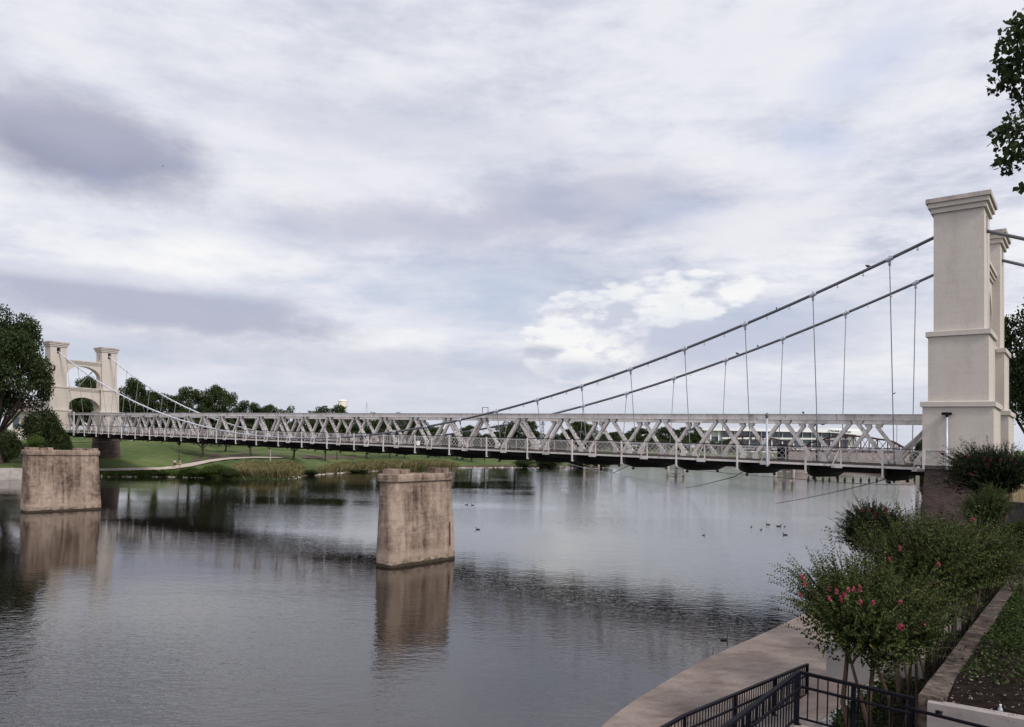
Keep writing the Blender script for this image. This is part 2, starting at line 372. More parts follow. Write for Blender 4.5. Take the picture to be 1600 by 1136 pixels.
M_stuccocap = lump('weathered_cap_stucco', (0.26, 0.22, 0.20), (0.50, 0.44, 0.405), 1.6, 0.9, (1, 1, 0.35))

def pier_conc(n):                            # tan river concrete: form-board lines, drips, dark weathering patches
    p = pos(n)
    drip = n.noise(n.scale_vec(p, (1.5, 1.5, 0.10)), 1.5, 7, 0.62); pat = n.noise(n.scale_vec(p, (0.8, 0.8, 0.5)), 0.75, 6, 0.6); grain = n.noise(p, 12, 5, 0.65)
    brd = n.noise(n.scale_vec(p, (0.25, 0.25, 5.0)), 1.6, 4, 0.55)
    bl = n.noise(n.scale_vec(p, (1, 1, 1), loc=(4, 7, 2)), 2.3, 9, 0.68, 0.3)
    f = n.math('ADD', n.math('MULTIPLY', drip, 0.34), n.math('ADD', n.math('MULTIPLY', pat, 0.32), n.math('ADD', n.math('MULTIPLY', brd, 0.07), n.math('MULTIPLY', bl, 0.29))))
    c = n.ramp(f, [(0.39, (0.045, 0.032, 0.027, 1)), (0.455, (0.125, 0.089, 0.070, 1)), (0.52, (0.235, 0.175, 0.140, 1)), (0.60, (0.37, 0.29, 0.235, 1))])
    z = n.add('ShaderNodeSeparateXYZ'); n.put(z.inputs[0], p)
    wl = n.math('ADD', z.outputs[2], n.math('MULTIPLY', n.noise(n.scale_vec(p, (1, 1, 1)), 1.4, 4), 0.25))
    c = n.mix(n.math('MULTIPLY', n.step(wl, WATER+1.25, WATER+0.55), 0.55), c, (0.40, 0.31, 0.25, 1))
    c = n.mix(n.math('MULTIPLY', n.step(wl, WATER+0.34, WATER+0.26), 0.92), c, (0.02, 0.015, 0.012, 1))
    c = n.mix(n.math('MULTIPLY', n.step(grain, 0.60, 0.72), 0.35), c, (0.05, 0.035, 0.03, 1))
    jl = courses(n, p, 60.0, 0.75, 0.014); c = n.mix(n.math('MULTIPLY', jl, n.math('MULTIPLY', n.step(pat, 0.38, 0.62), 0.45)), c, (0.42, 0.33, 0.27, 1))
    c = n.mix(n.math('MULTIPLY', n.step(wl, WATER+0.75, WATER+0.36), n.math('MULTIPLY', n.step(bl, 0.42, 0.60), 0.75)), c, (0.055, 0.048, 0.032, 1))
    return bsdf(n, c, 0.95, 0, bump(n, n.math('ADD', n.math('ADD', grain, brd), n.math('MULTIPLY', jl, -0.6)), 0.6, 0.04), 0.15)
M_pier = mat('weathered_pier_concrete', pier_conc)

def walk(n):                                 # beige exposed-aggregate promenade
    p = pos(n)
    a = n.noise(n.scale_vec(p, (1, 1, 1)), 0.55, 7, 0.6); g = n.noise(p, 26, 3, 0.7); s_ = n.noise(n.scale_vec(p, (1, 2.2, 1), rot=(0, 0, R(-40))), 1.3, 6, 0.6)
    c = n.ramp(n.math('ADD', n.math('MULTIPLY', a, 0.5), n.math('MULTIPLY', s_, 0.5)), [(0.35, (0.115, 0.088, 0.075, 1)), (0.47, (0.185, 0.148, 0.128, 1)), (0.62, (0.255, 0.21, 0.184, 1))])
    c = n.mix(n.math('MULTIPLY', n.step(g, 0.42, 0.66), 0.45), c, (0.10, 0.08, 0.072, 1))
    br = n.add('ShaderNodeTexBrick'); n.put(br.inputs['Vector'], n.scale_vec(p, (1, 1, 1), rot=(0, 0, R(-40)))); br.offset = 0.0
    br.inputs['Scale'].default_value = 1.0; br.inputs['Brick Width'].default_value = 3.4; br.inputs['Row Height'].default_value = 3.1
    br.inputs['Mortar Size'].default_value = 0.012; br.inputs['Mortar Smooth'].default_value = 0.2
    c = n.mix(n.math('MULTIPLY', br.outputs['Fac'], 0.55), c, (0.10, 0.08, 0.075, 1))
    return bsdf(n, c, 0.9, 0, bump(n, g, 0.3, 0.01), 0.2)
M_walk = mat('aggregate_paving', walk)

def oldwall(n):                              # mossy cap of the retaining wall
    p = pos(n)
    a = n.noise(n.scale_vec(p, (1, 1, 1)), 2.2, 8, 0.65, 0.4); b_ = n.noise(n.scale_vec(p, (1, 1, 1), loc=(3, 1, 0)), 7.0, 7, 0.7, 0.2)
    c = n.ramp(n.math('ADD', n.math('MULTIPLY', a, 0.5), n.math('MULTIPLY', b_, 0.5)), [(0.40, (0.018, 0.014, 0.013, 1)), (0.48, (0.055, 0.042, 0.036, 1)), (0.57, (0.125, 0.097, 0.082, 1)), (0.68, (0.215, 0.172, 0.145, 1))])
    return bsdf(n, c, 0.97, 0, bump(n, n.math('ADD', a, b_), 0.7, 0.05), 0.15)
M_oldwall = mat('mossy_wall_stone', oldwall)

def ground(n):                               # park grass with bare, drier and darker patches
    p = pos(n)
    a = n.noise(p, 0.06, 6, 0.55); b_ = n.noise(p, 0.5, 6, 0.65); g = n.noise(n.scale_vec(p, (1, 1, 4)), 4, 5, 0.7)
    c = n.ramp(n.math('ADD', n.math('MULTIPLY', a, 0.45), n.math('ADD', n.math('MULTIPLY', b_, 0.3), n.math('MULTIPLY', g, 0.25))),
               [(0.36, (0.034, 0.043, 0.016, 1)), (0.5, (0.070, 0.096, 0.032, 1)), (0.64, (0.125, 0.15, 0.056, 1))])
    z = n.add('ShaderNodeSeparateXYZ'); n.put(z.inputs[0], p)
    wz = n.math('ADD', z.outputs[2], n.math('MULTIPLY', n.noise(p, 0.35, 4), 0.7))
    c = n.mix(n.step(wz, WATER+1.0, WATER+0.55), c, n.ramp(g, [(0.35, (0.03, 0.02, 0.015, 1)), (0.7, (0.12, 0.075, 0.055, 1))]))
    return bsdf(n, c, 0.95, 0, bump(n, g, 0.5, 0.06), 0.1)
M_ground = mat('park_grass_ground', ground)

def lawnm(n):
    p = pos(n)
    a = n.noise(p, 0.5, 6, 0.6); g = n.noise(p, 14, 5, 0.7)
    c = n.ramp(n.math('ADD', n.math('MULTIPLY', a, 0.5), n.math('MULTIPLY', g, 0.5)), [(0.38, (0.010, 0.012, 0.006, 1)), (0.62, (0.035, 0.048, 0.016, 1))])
    return bsdf(n, c, 0.97, 0, bump(n, g, 0.7, 0.05), 0.1)
M_lawn = mat('dark_lawn_ground', lawnm)

def water(n):
    p = pos(n)
    sw = n.scale_vec(p, (0.55, 1.0, 1), rot=(0, 0, R(-12)))
    w1 = n.noise(sw, 0.55, 3, 0.5, 0.2); w2 = n.noise(n.scale_vec(p, (0.7, 1.25, 1), rot=(0, 0, R(18))), 1.9, 3, 0.55, 0.2); w3 = n.noise(n.scale_vec(p, (0.6, 1.2, 1), rot=(0, 0, R(-10))), 4.6, 3, 0.55)
    amp = n.noise(n.scale_vec(p, (0.35, 1.0, 1), rot=(0, 0, R(8))), 0.055, 3, 0.5)
    amp = n.math('ADD', 0.40, n.math('MULTIPLY', n.step(amp, 0.36, 0.62), 1.1))
    sx = n.add('ShaderNodeSeparateXYZ'); n.put(sx.inputs[0], p)
    wind = n.math('MULTIPLY', n.step(sx.outputs[0], 12, 30), n.step(sx.outputs[1], 60, 120))
    wind2 = n.math('MULTIPLY', n.step(sx.outputs[0], 1, 11), n.step(sx.outputs[1], 36, 52))
    amp = n.math('ADD', amp, n.math('ADD', n.math('MULTIPLY', wind, 0.5), n.math('ADD', n.math('MULTIPLY', wind2, 1.5), n.math('MULTIPLY', n.math('MULTIPLY', n.step(sx.outputs[0], 0, -9), n.step(sx.outputs[1], 44, 26)), 1.0))))
    h = n.math('ADD', n.math('MULTIPLY', w1, 0.15), n.math('ADD', n.math('MULTIPLY', w2, 0.11), n.math('MULTIPLY', w3, 0.10)))
    h = n.math('MULTIPLY', n.math('MULTIPLY', h, n.math('MULTIPLY', amp, n.math('ADD', 1.0, n.math('MULTIPLY', n.step(sx.outputs[1], 31, 19), 2.0)))), 0.092)
    b = n.add('ShaderNodeBsdfPrincipled')
    b.inputs['Base Color'].default_value = (0.007, 0.005, 0.004, 1); b.inputs['Roughness'].default_value = 0.015
    b.inputs['IOR'].default_value = 1.9; b.inputs['Specular IOR Level'].default_value = 0.5
    n.l.new(bump(n, h, 0.55, 1.0), b.inputs['Normal'])
    return b.outputs[0]
M_water = mat('rippled_river_water', water)

def leafmat(name, dark, light, trans=0.3, patch=1.2, yellow=0.0):
    def f(n):
        g = n.add('ShaderNodeNewGeometry'); r = g.outputs['Random Per Island']
        v = n.noise(g.outputs['Position'], patch, 3, 0.5)
        fac = n.math('ADD', n.math('MULTIPLY', r, 0.55), n.math('MULTIPLY', v, 0.45))
        c = n.ramp(fac, [(0.25, (*dark, 1)), (0.75, (*light, 1))])
        if yellow: c = n.mix(n.math('MULTIPLY', n.math('GREATER_THAN', r, 1-yellow), 0.8), c, (0.22, 0.15, 0.03, 1))
        d = bsdf(n, c, 0.7, 0, None, 0.06)
        t = n.add('ShaderNodeBsdfTranslucent'); n.put(t.inputs[0], c)
        m = n.add('ShaderNodeMixShader'); m.inputs[0].default_value = trans
        n.l.new(d, m.inputs[1]); n.l.new(t.outputs[0], m.inputs[2]); return m.outputs[0]
    return mat(name, f)
L_dark = leafmat('dark_tree_leaves', (0.012, 0.020, 0.009), (0.072, 0.095, 0.038))
L_mid = leafmat('green_tree_leaves', (0.016, 0.026, 0.010), (0.080, 0.105, 0.040))
L_pale = leafmat('pale_tree_leaves', (0.04, 0.058, 0.03), (0.10, 0.125, 0.065))
L_bright = leafmat('bright_shrub_leaves', (0.03, 0.052, 0.014), (0.10, 0.145, 0.035))
L_myrtle = leafmat('myrtle_leaves', (0.006, 0.010, 0.005), (0.095, 0.122, 0.038), 0.25, 2.0, 0.008)
L_myrtledark = leafmat('dark_myrtle_leaves', (0.004, 0.007, 0.004), (0.026, 0.037, 0.015), 0.2, 1.5)
L_cover = leafmat('ground_cover_leaves', (0.008, 0.014, 0.005), (0.060, 0.085, 0.026), 0.25, 1.0)
L_cotton = leafmat('broad_overhanging_leaves', (0.012, 0.020, 0.009), (0.060, 0.085, 0.034), 0.4, 1.0)
L_reed = leafmat('reed_blades', (0.07, 0.085, 0.032), (0.26, 0.215, 0.11), 0.3, 0.25)
L_pink = leafmat('pink_blossom', (0.30, 0.04, 0.085), (0.56, 0.15, 0.21), 0.3, 3.0)
L_red = leafmat('dark_red_blossom', (0.11, 0.018, 0.034), (0.25, 0.045, 0.075), 0.3, 3.0)
# ================================================================== water and far ground
mb = MB(); mb.quad((-3000, -60, WATER), (3000, -60, WATER), (3000, 5000, WATER), (-3000, 5000, WATER))
structure('river_water', mb, M_water)

TX = [-900, -300, 20, 36, 160, 260, 330, 400, 455, 480, 560, 700, 800, 900, 940, 958, 1000, 1100, 1200, 1240, 1300, 1350, 1420, 1450, 1480, 1700, 2200]
TY = [118, 114, 114, 116, 126, 131, 131, 128.5, 132, 148, 172, 215, 236, 250, 256, 330, 350, 345, 305, 280, 275, 266, 205, 160, 118, 118, 118]
TF = [0.975, 1.0, 1.02, 1.05, 1.10, 1.2, 1.3, 1.7, 3.0, 9.0]
_pa = [-8.2, -7.35, -5.5, -5.2, -4.7, -3.6, -2.4, -1.0, 0, 6]
_pb = [-8.2, -7.35, -6.75, -6.05, -4.8, -2.9, -1.3, -0.2, 0.3, 8]
_pc = [-8.2, -7.4, -7.05, -6.75, -6.2, -4.6, -3.5, -2.0, -0.5, 10]
_pd = [-8.2, -7.4, -6.95, -6.6, -6.0, -4.7, -4.0, -3.2, -1.5, 10]
_pe = [-8.2, -7.4, -7.0, -6.85, -6.55, -6.0, -5.5, -4.8, -2, 10]
_pf = [-8.2, -7.4, -6.6, -6.0, -5.2, -4.4, -3.8, -2.4, 0, 10]
TZ = [_pa, _pa, _pa, _pb, _pb, _pb, _pc, _pc, _pc, _pc, _pd, _pd, _pe, _pe, _pe, _pe, _pf, _pf, _pf, _pf, _pf, _pf, _pf, _pf, _pf, _pf, _pf]
_tx, _ty, _tz = np.array(TX, float), np.array(TY, float), np.array(TZ, float)
_rng = np.random.default_rng(4)
def tz(x, Y):
    ys = np.interp(x, _tx, _ty); zz = [np.interp(x, _tx, _tz[:, k]) for k in range(len(TF))]
    return float(np.interp(Y/ys, TF, zz))
def shore(x): return float(np.interp(x, _tx, _ty))
def hit(x, y):
    """first ground point seen at a spot of the photograph"""
    Y = shore(x)
    while Y < 2500:
        p = XZ(x, Y, tz(x, Y)); zc = -p.x*SR+p.z*CR
        if HZ-FPX*zc/Y <= y: return p, Y
        Y *= 1.0008
    return XZ(x, Y, 0), Y
xs = []
a = -900
while a <= 2200: xs.append(a); a += (10 if -40 < a < 1500 else 60)
mb = MB(); fr = []
for a, b in zip(TF, TF[1:]):
    k = 3 if b < 1.4 else 5
    fr += [a+(b-a)*i/k for i in range(k)]
fr.append(TF[-1]); rows = []
for f in fr:
    row = []
    for x in xs:
        jit = 1+0.010*math.sin(x*0.13)*math.sin(x*0.041+1) if f < 1.06 else 1
        Y = shore(x)*f*jit; p = XZ(x, Y, tz(x, Y/jit)+(0.12*math.sin(x*.3)*math.sin(Y*.21) if f > 1.05 else 0)); row.append(p)
    rows.append(mb._p(row))
for r0, r1 in zip(rows, rows[1:]):
    for i in range(len(xs)-1): mb.f.append((r0+i, r0+i+1, r1+i+1, r1+i))
structure('far_river_bank', mb, M_ground, smooth=True)

# footpath along the far bank
mb = MB(); pp = [(-60, 735, 739), (60, 734.3, 738.3), (156, 733.8, 737.5), (200, 733, 736.8), (250, 731.8, 735.5), (272, 729.5, 734), (300, 724.5, 730), (330, 719, 723), (360, 716, 718.6), (400, 715, 716.8), (450, 715.6, 717.2)]
ps = []
for (xa, ta, ba), (xb, tb, bb) in zip(pp, pp[1:]):
    for i in range(6): t = i/6; ps.append((xa+(xb-xa)*t, ta+(tb-ta)*t, ba+(bb-ba)*t))
kk = None
for x, t, b in ps:
    q0, q1 = hit(x, b)[0], hit(x, t)[0]; k = mb._p([q0+Vector((0, 0, .20)), q1+Vector((0, 0, .20))])
    if kk is not None: mb.f.append((kk, k, k+1, kk+1))
    kk = k
M_path = lump('pale_footpath', (0.33, 0.275, 0.235), (0.45, 0.385, 0.335), 0.5, 0.9)
structure('footpath', mb, M_path)
# bare earth beneath the trees beside the path
mb = MB(); kk = None
for x, t, b in [(300, 715, 722), (330, 709, 717.5), (380, 707, 714), (440, 709, 714.5), (500, 712, 717), (560, 713.5, 717)]:
    k = mb._p([hit(x, b)[0]+Vector((0, 0, .05)), hit(x, (b+t)/2)[0]+Vector((0, 0, .06)), hit(x, t)[0]+Vector((0, 0, .05))])
    if kk is not None: mb.f += [(kk, k, k+1, kk+1), (kk+1, k+1, k+2, kk+2)]
    kk = k
M_earth = lump('bare_brown_earth', (0.045, 0.03, 0.024), (0.10, 0.07, 0.055), 0.7, 0.95)
structure('bare_earth', mb, M_earth)

# ================================================================== suspension bridge
L = 4.86; SP2 = 5.75; UM = 70.3
bridge = thing('suspension_bridge', 'long grey steel truss suspension bridge spanning the river between two pale towers', 'bridge', B(70, SP2/2, -3.5))
T = MB
mb = T(B); mb.box((-1, -1.7, -3.52), (142, 7.45, -3.38)); obj('deck', mb, M_plank, bridge)
mb = T(B); mb.box((-1, -1.72, -3.60), (142, 7.47, -3.525)); obj('shade_soffit', mb, M_dark, bridge)  # dark sheet added below the planks to put shade into the deck underside
for p0 in (-1.98, 7.55):
    mb = T(B)
    mb.box((0, p0, -3.63), (142.2, p0+0.14, -3.48)); obj('edge_beam', mb, M_steel, bridge)
for p0 in (-.18, 2.7, SP2-.18):
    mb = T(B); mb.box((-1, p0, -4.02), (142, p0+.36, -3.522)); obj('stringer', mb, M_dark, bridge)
for k in range(0, 29):
    u = L*(k+0.46)
    mb = T(B)
    a = [(u-.14, -1.96, -3.53), (u+.14, -1.96, -3.53), (u+.14, 7.7, -3.53), (u-.14, 7.7, -3.53)]
    mb.prism([(u-.14, -1.86, -3.53), (u-.14, -1.86, -4.12), (u-.14, 0.2, -4.48), (u-.14, 5.55, -4.48), (u-.14, 7.6, -4.1), (u-.14, 7.6, -3.53)], (.28, 0, 0))
    for p in (-.1, SP2+.1): mb.lathe((u, p, -4.66), [(.11, 0), (.13, .05), (.08, .18)], 8)
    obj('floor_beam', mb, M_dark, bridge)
    mb = T(B); mb.bar((u, -2.02, -4.18), (u, -2.02, -2.32), .11, .09, (1, 0, 0)); mb.box((u-.09, -2.06, -4.20), (u+.09, -1.9, -4.12)); obj('outrigger_post', mb, M_steel, bridge)
for k in range(0, 29):
    u = L*(k+0.96)-.15
    if u > 140.6: continue
    mb = T(B); mb.bar((u, -1.90, -3.5), (u, -1.90, -2.33), .07, .07, (1, 0, 0)); mb.bar((u-.55, -2.06, -3.62), (u-.08, -1.9, -2.4), .06, .05, (0, 1, 0))
    mb.box((u-.60, -2.03, -3.74), (u+.1, -1.985, -3.46)); obj('braced_rail_post', mb, M_steel, bridge)
for p0 in (-1.96, 7.66):
    mb = T(B); mb.box((0, p0-.03, -2.37), (142.2, p0+.03, -2.31)); obj('handrail', mb, M_wire, bridge)
# lattice railings, one panel per bay, inside each truss
def lattice(u0, u1, p, z0, z1, m, parent, pitch=.46, name='lattice_railing'):
    mb = MB(B); h = z1-z0
    mb.box((u0, p-.03, z1-.05), (u1, p+.03, z1)); mb.box((u0, p-.03, z0), (u1, p+.03, z0+.05)); mb.box((u0+.02, p-.035, z0-.16), (u0+.09, p+.035, z1))
    w = h*1.1; n = max(2, round((u1-u0)/pitch)); d = (u1-u0)/n
    for k in range(-3, n+3):
        for sgn in (1, -1):
            a, b = (u0+k*d, z0), (u0+k*d+sgn*w, z1)
            # clip against the bay
            t0, t1 = 0.0, 1.0
            for lo in (u0,):
                if b[0] != a[0]:
                    ta, tb = (u0-a[0])/(b[0]-a[0]), (u1-a[0])/(b[0]-a[0])
                    t0, t1 = max(t0, min(ta, tb)), min(t1, max(ta, tb))
            if t1-t0 < .05: continue
            off = .012*sgn
            mb.bar((a[0]+(b[0]-a[0])*t0, p+off, a[1]+h*t0), (a[0]+(b[0]-a[0])*t1, p+off, a[1]+h*t1), .016, .026, (0, 1, 0))
    return obj(name, mb, m, parent)
for k in range(29):
    for p in (.52, SP2-.52): lattice(L*(k+.0)+.0, L*(k+1), p, -3.24, -2.38, M_rail, bridge)
lattice(140.95, 142.15, -3.5, -3.28, -2.36, M_rail, bridge, .5)
mb = T(B); mb.box((140.85, -3.56, -3.50), (142.3, -3.3, -3.29)); mb.box((140.86, -3.62, -3.55), (140.98, -3.5, -2.3)); obj('walkway_ledge', mb, M_rail, bridge)
mb = T(B); mb.tube([(140.3, -2.03, -3.56), (140.75, -2.03, -3.56)], .16, 10); obj('end_plate', mb, M_rail, bridge)
# trusses
def diagonal(a, b, p, flip):
    """one built-up web member from (u, z) to (u, z): two channels joined by lacing"""
    mb = MB(B); du, dz = b[0]-a[0], b[1]-a[1]; ln = math.hypot(du, dz); ex, ez = du/ln, dz/ln; nx, nz = -ez, ex
    w = .118
    for q in (p-.15, p+.12): mb.hexa([(a[0]-nx*w, q, a[1]-nz*w), (a[0]+nx*w, q, a[1]+nz*w), (a[0]+nx*w, q+.03, a[1]+nz*w), (a[0]-nx*w, q+.03, a[1]-nz*w)],
                                     [(b[0]-nx*w, q, b[1]-nz*w), (b[0]+nx*w, q, b[1]+nz*w), (b[0]+nx*w, q+.03, b[1]+nz*w), (b[0]-nx*w, q+.03, b[1]-nz*w)])
    n = 9
    for s in (-1, 1):
        for i in range(n):
            t0, t1 = (i+.15)/n, (i+1-.15)/n; q0, q1 = (p-.13, p+.13) if i % 2 else (p+.13, p-.13)
            o = s*(w-.01)
            mb.bar((a[0]+ex*ln*t0+nx*o, q0, a[1]+ez*ln*t0+nz*o), (a[0]+ex*ln*t1+nx*o, q1, a[1]+ez*ln*t1+nz*o), .10, .015, (ex, 0, ez))
    # half of the gusset plate at its head, fan plates at its foot
    top, bot = (a, b) if a[1] > b[1] else (b, a); s = 1 if bot[0] > top[0] else -1
    for q in (p-.175, p+.152): mb.hexa([(top[0]-s*.02, q, top[1]-.12), (top[0]+s*.36, q, top[1]-.12), (top[0]+s*.36, q+.02, top[1]-.12), (top[0]-s*.02, q+.02, top[1]-.12)],
                                       [(top[0]-s*.02, q, top[1]+.2), (top[0]+s*.5, q, top[1]+.2), (top[0]+s*.5, q+.02, top[1]+.2), (top[0]-s*.02, q+.02, top[1]+.2)])
    for q in (p-.177, p+.154): mb.hexa([(bot[0]-s*.46, q, bot[1]-.12), (bot[0]+s*.05, q, bot[1]-.12), (bot[0]+s*.05, q+.02, bot[1]-.12), (bot[0]-s*.46, q+.02, bot[1]-.12)],
                                       [(bot[0]-s*.36, q, bot[1]+.26), (bot[0]-s*.02, q, bot[1]+.16), (bot[0]-s*.02, q+.02, bot[1]+.16), (bot[0]-s*.36, q+.02, bot[1]+.26)])
    return mb
for near, p in ((True, 0.0), (False, SP2)):
    mb = T(B)
    mb.box((-.6, p-.2, -.40), (141.4, p+.2, -.03)); mb.box((-.6, p-.25, -.03), (141.4, p+.25, 0.0)); mb.box((-.6, p-.235, -.44), (141.4, p+.235, -.40))
    for k in range(58): mb.box((k*2.43+.6, p-.215, -.37), (k*2.43+.72, p-.2, -.06))
    obj('top_chord', mb, M_steel, bridge)
    mb = T(B); mb.box((-.6, p-.17, -3.377), (141.4, p+.17, -3.33)); obj('bottom_chord', mb, M_plank, bridge)
    rest = T(B)
    for k in range(30):
        ut = L*k
        for s in (-1, 1):
            ub = ut+s*L*.44
            if ub < 0 or ub > 141.4: continue
            if ut > 141: continue
            m_ = diagonal((ut+s*.18, -.55), (ub, -3.22), p, s)
            if near or k >= 9: obj('diagonal', m_, M_steel, bridge)
            else:
                o_ = len(rest.v); rest.v += m_.v; rest.f += [tuple(i+o_ for i in f) for f in m_.f]
    if not near: tag(obj('diagonal', rest, M_steel, bridge), kind='stuff')
mb = T(B); mb.bar((140.9, 0, -.7), (138.4, 0, -3.22), .3, .34, (0, 1, 0)); obj('end_post', mb, M_steel, bridge)
# main cables, clamps, hangers and the small lamps under the cables
for near in (True, False):
    sg, p0 = (-1, 0.0) if near else (1, SP2); za, zb = (-3.15, 14.5) if near else (-3.3, 14.85)
    pc = lambda u: p0+sg*(.65+.92*min(1.0, ((u-UM)/71.6)**2)); zc_ = lambda u: za+zb*((u-UM)/71.6)**2
    zl, zr = zc_(-.8), zc_(141.4)
    pts = [(-60, pc(0), zl-1.2-.41*56)]+[(-2.1, pc(-.8), zl+.12)]+[(u, pc(u), zc_(u)) for u in np.linspace(-.8, 141.4, 90)]+[(142.6, pc(141.4), zr+.18), (143.98, pc(141.4), zr-.12), (178, pc(141.4), zr-.12-.41*34)]
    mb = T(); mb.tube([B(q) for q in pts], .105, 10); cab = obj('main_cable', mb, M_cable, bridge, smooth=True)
    lampstuff = T(); nl = 0
    for k in range(29):
        u = L*(k+.46)+.3
        a = Vector(B(u, pc(u), zc_(u))); f = Vector(B(u, p0+sg*.1, -3.55))
        t = (Vector(B(u+.2, pc(u), zc_(u+.2)))-Vector(B(u-.2, pc(u), zc_(u-.2)))).normalized()
        mb = T(); mb.tube([a-t*.24, a-t*.2, a+t*.2, a+t*.24], [.12, .155, .155, .12], 8)
        up = (f-a).normalized(); mb.bar(a+up*.08, a+up*.42, .16, .05, t); mb.tube([a-up*.13, a-up*.22], .05, 6)
        obj('cable_clamp', mb, M_lampgrey, cab)
        if (f-a).length > .8:
            mb = T(); mb.tube([a+up*.3, f], .03, 6); mb.tube([a+up*.3, a+up*.45], .055, 6); obj('suspender', mb, M_hanger, bridge)
        for j in range(3):
            ul = u+L*(j+.5)/3-L/2+.8*(0)
            q = Vector(B(ul+L/2-.8, pc(ul), zc_(ul+L/2-.8)))
            if abs((ul+L/2-.8)-u) < .3: continue
            mb = T(); mb.tube([q-Vector((0, 0, .09)), q-Vector((0, 0, .2))], .03, 6); mb.tube([q-Vector((0, 0, .2)), q-Vector((0, 0, .22)), q-Vector((0, 0, .31))], [.05, .075, .05], 8)
            if k >= 11: obj('cable_lamp', mb, M_white, cab)
            else:
                o_ = len(lampstuff.v); lampstuff.v += mb.v; lampstuff.f += [tuple(i+o_ for i in f_) for f_ in mb.f]
    tag(obj('cable_lamp', lampstuff, M_white, cab), kind='stuff')
# small frame standing on the top chord
mb = T(B); ua = u_at(754, 0); ub = u_at(762.5, 0)
for u in (ua, ub): mb.bar((u, 0, 0), (u, 0, .62), .05, .05, (1, 0, 0))
mb.bar((ua, 0, .6), (ub, 0, .6), .05, .05); obj('chord_frame', mb, M_cable, bridge)

# ------------------------------------------------------------------ towers
PN0, PN1, PF0, PF1 = -2.94, -0.20, 5.95, 8.72
def tower(label, u0, u1, inner):
    base = B((u0+u1)/2, SP2/2, -3.5)
    t = thing('bridge_tower', label, 'tower', base)
    for a, b in ((PN0, PN1), (PF0, PF1)):
        c = (a+b)/2; h = .30
        mb = T(B)
        mb.box((u0, a, 4.85), (u1, b, 10.85)); mb.box((u0, a, 10.85), (u1, c-h, 11.95)); mb.box((u0, c+h, 10.85), (u1, b, 11.95)); mb.box((u0, a, 11.95), (u1, b, 12.12))
        pier = obj('pier', mb, M_stucco, t)
        mb = T(B); e = .26; mb.box((u0-e, a-e, .62), (u1+e, b+e, 4.56)); obj('middle_stage', mb, M_stucco, pier)
        mb = T(B); e = .52; mb.box((u0-e, a-e, -3.3), (u1+e, b+e, .27)); obj('base_stage', mb, M_stucco, pier)
        for z, e in ((4.56, .38), (.27, .64)):
            mb = T(B); mb.box((u0-e, a-e, z), (u1+e, b+e, z+.29)); mb.taper((u0-e+.06, a-e+.06, z+.29), (u1+e-.06, b+e-.06, z+.35), .2); obj('string_course', mb, M_stucco, pier)
        mb = T(B)
        for z, e, hh in ((12.12, .14, .30), (12.42, .27, .29)): mb.box((u0-e, a-e, z), (u1+e, b+e, z+hh))
        mb.box((u0-.17, a-.17, 12.40), (u1+.17, b+.17, 12.44))
        obj('cornice', mb, M_stucco, pier)
        mb = T(B); mb.box((u0-.38, a-.38, 12.71), (u1+.38, b+.38, 12.97)); mb.taper((u0-.36, a-.36, 12.97), (u1+.36, b+.36, 13.06), .3); obj('cap', mb, M_stuccocap, pier)
        mb = T(B); mb.box((u0+.45, c-h+.002, 10.86), (u1-.45, c+h-.002, 11.0)); mb.box((u0+.9, c-h+.003, 11.0), (u1-.9, c+h-.003, 11.9)); obj('cable_saddle', mb, M_dark, pier)
        if a > 0:
            mb = T(B); um_ = (u0+u1)/2; mb.box((um_-.12, a-.012, 10.5), (um_+.12, a+.05, 11.6)); obj('slot_shade', mb, M_dark, pier)  # dark strip laid on the wall as the shade inside a slot
        mb = T(B); e = .75; mb.taper((u0-e, a-e-.1, -10.5), (u1+e-.7, b+e+.1, -3.52), .35); mb.box((u0-.62, a-.66, -3.52), (u1+.5, b+.66, -3.302)); f = obj('foundation', mb, M_brownstone, pier)
    cm = (u0+u1)/2; ua, ub = cm-.85, cm+.85
    def arch(zs, zr, zt, name):
        ca, hw = (PN1+PF0)/2, (PF0-PN1)/2
        hw2 = hw-.12; pts = [(ca-hw2*math.cos(math.pi*i/28), zs+(zr-zs)*math.sin(math.pi*i/28)) for i in range(29)]
        mb = T(B)
        for (pa, z0), (pb, z1) in zip(pts, pts[1:]): mb.hexa([(ua, pa, z0), (ub, pa, z0), (ub, pb, z1), (ua, pb, z1)], [(ua, pa, zt), (ub, pa, zt), (ub, pb, zt), (ua, pb, zt)])
        mb.box((ua, PN1, -3.3 if zs < 3 else 4.9), (ub, ca-hw2, zt)); mb.box((ua, ca+hw2, -3.3 if zs < 3 else 4.9), (ub, PF0, zt))
        return obj(name, mb, M_stucco, t)
    arch(6.9, 8.95, 9.35, 'upper_arch'); arch(.7, 3.05, 4.25, 'lower_arch')
    for zz in (9.35, 4.25):
        mb = T(B)
        for i, e in enumerate((.1, .2, .3)): mb.box((ua-e, PN1-.001, zz+i*.22), (ub+e, PF0+.001, zz+(i+1)*.22))
        obj('moulding', mb, M_stucco, t)
    return t
tower('tall pale near bridge tower rising beside the dark crape myrtle', 141.36, 143.98, -1)
tower('small distant pale bridge tower with two arches on the far bank', -3.37, -0.75, 1)
mb = T(B); mb.box((143.3, -3.35, -10.5), (145.4, 9, -3.9)); tag(obj('abutment_wall', mb, M_stain, loc=B(144, 3, -9)), 'stained yellowish abutment wall beside the dark stone tower foundation', 'wall')

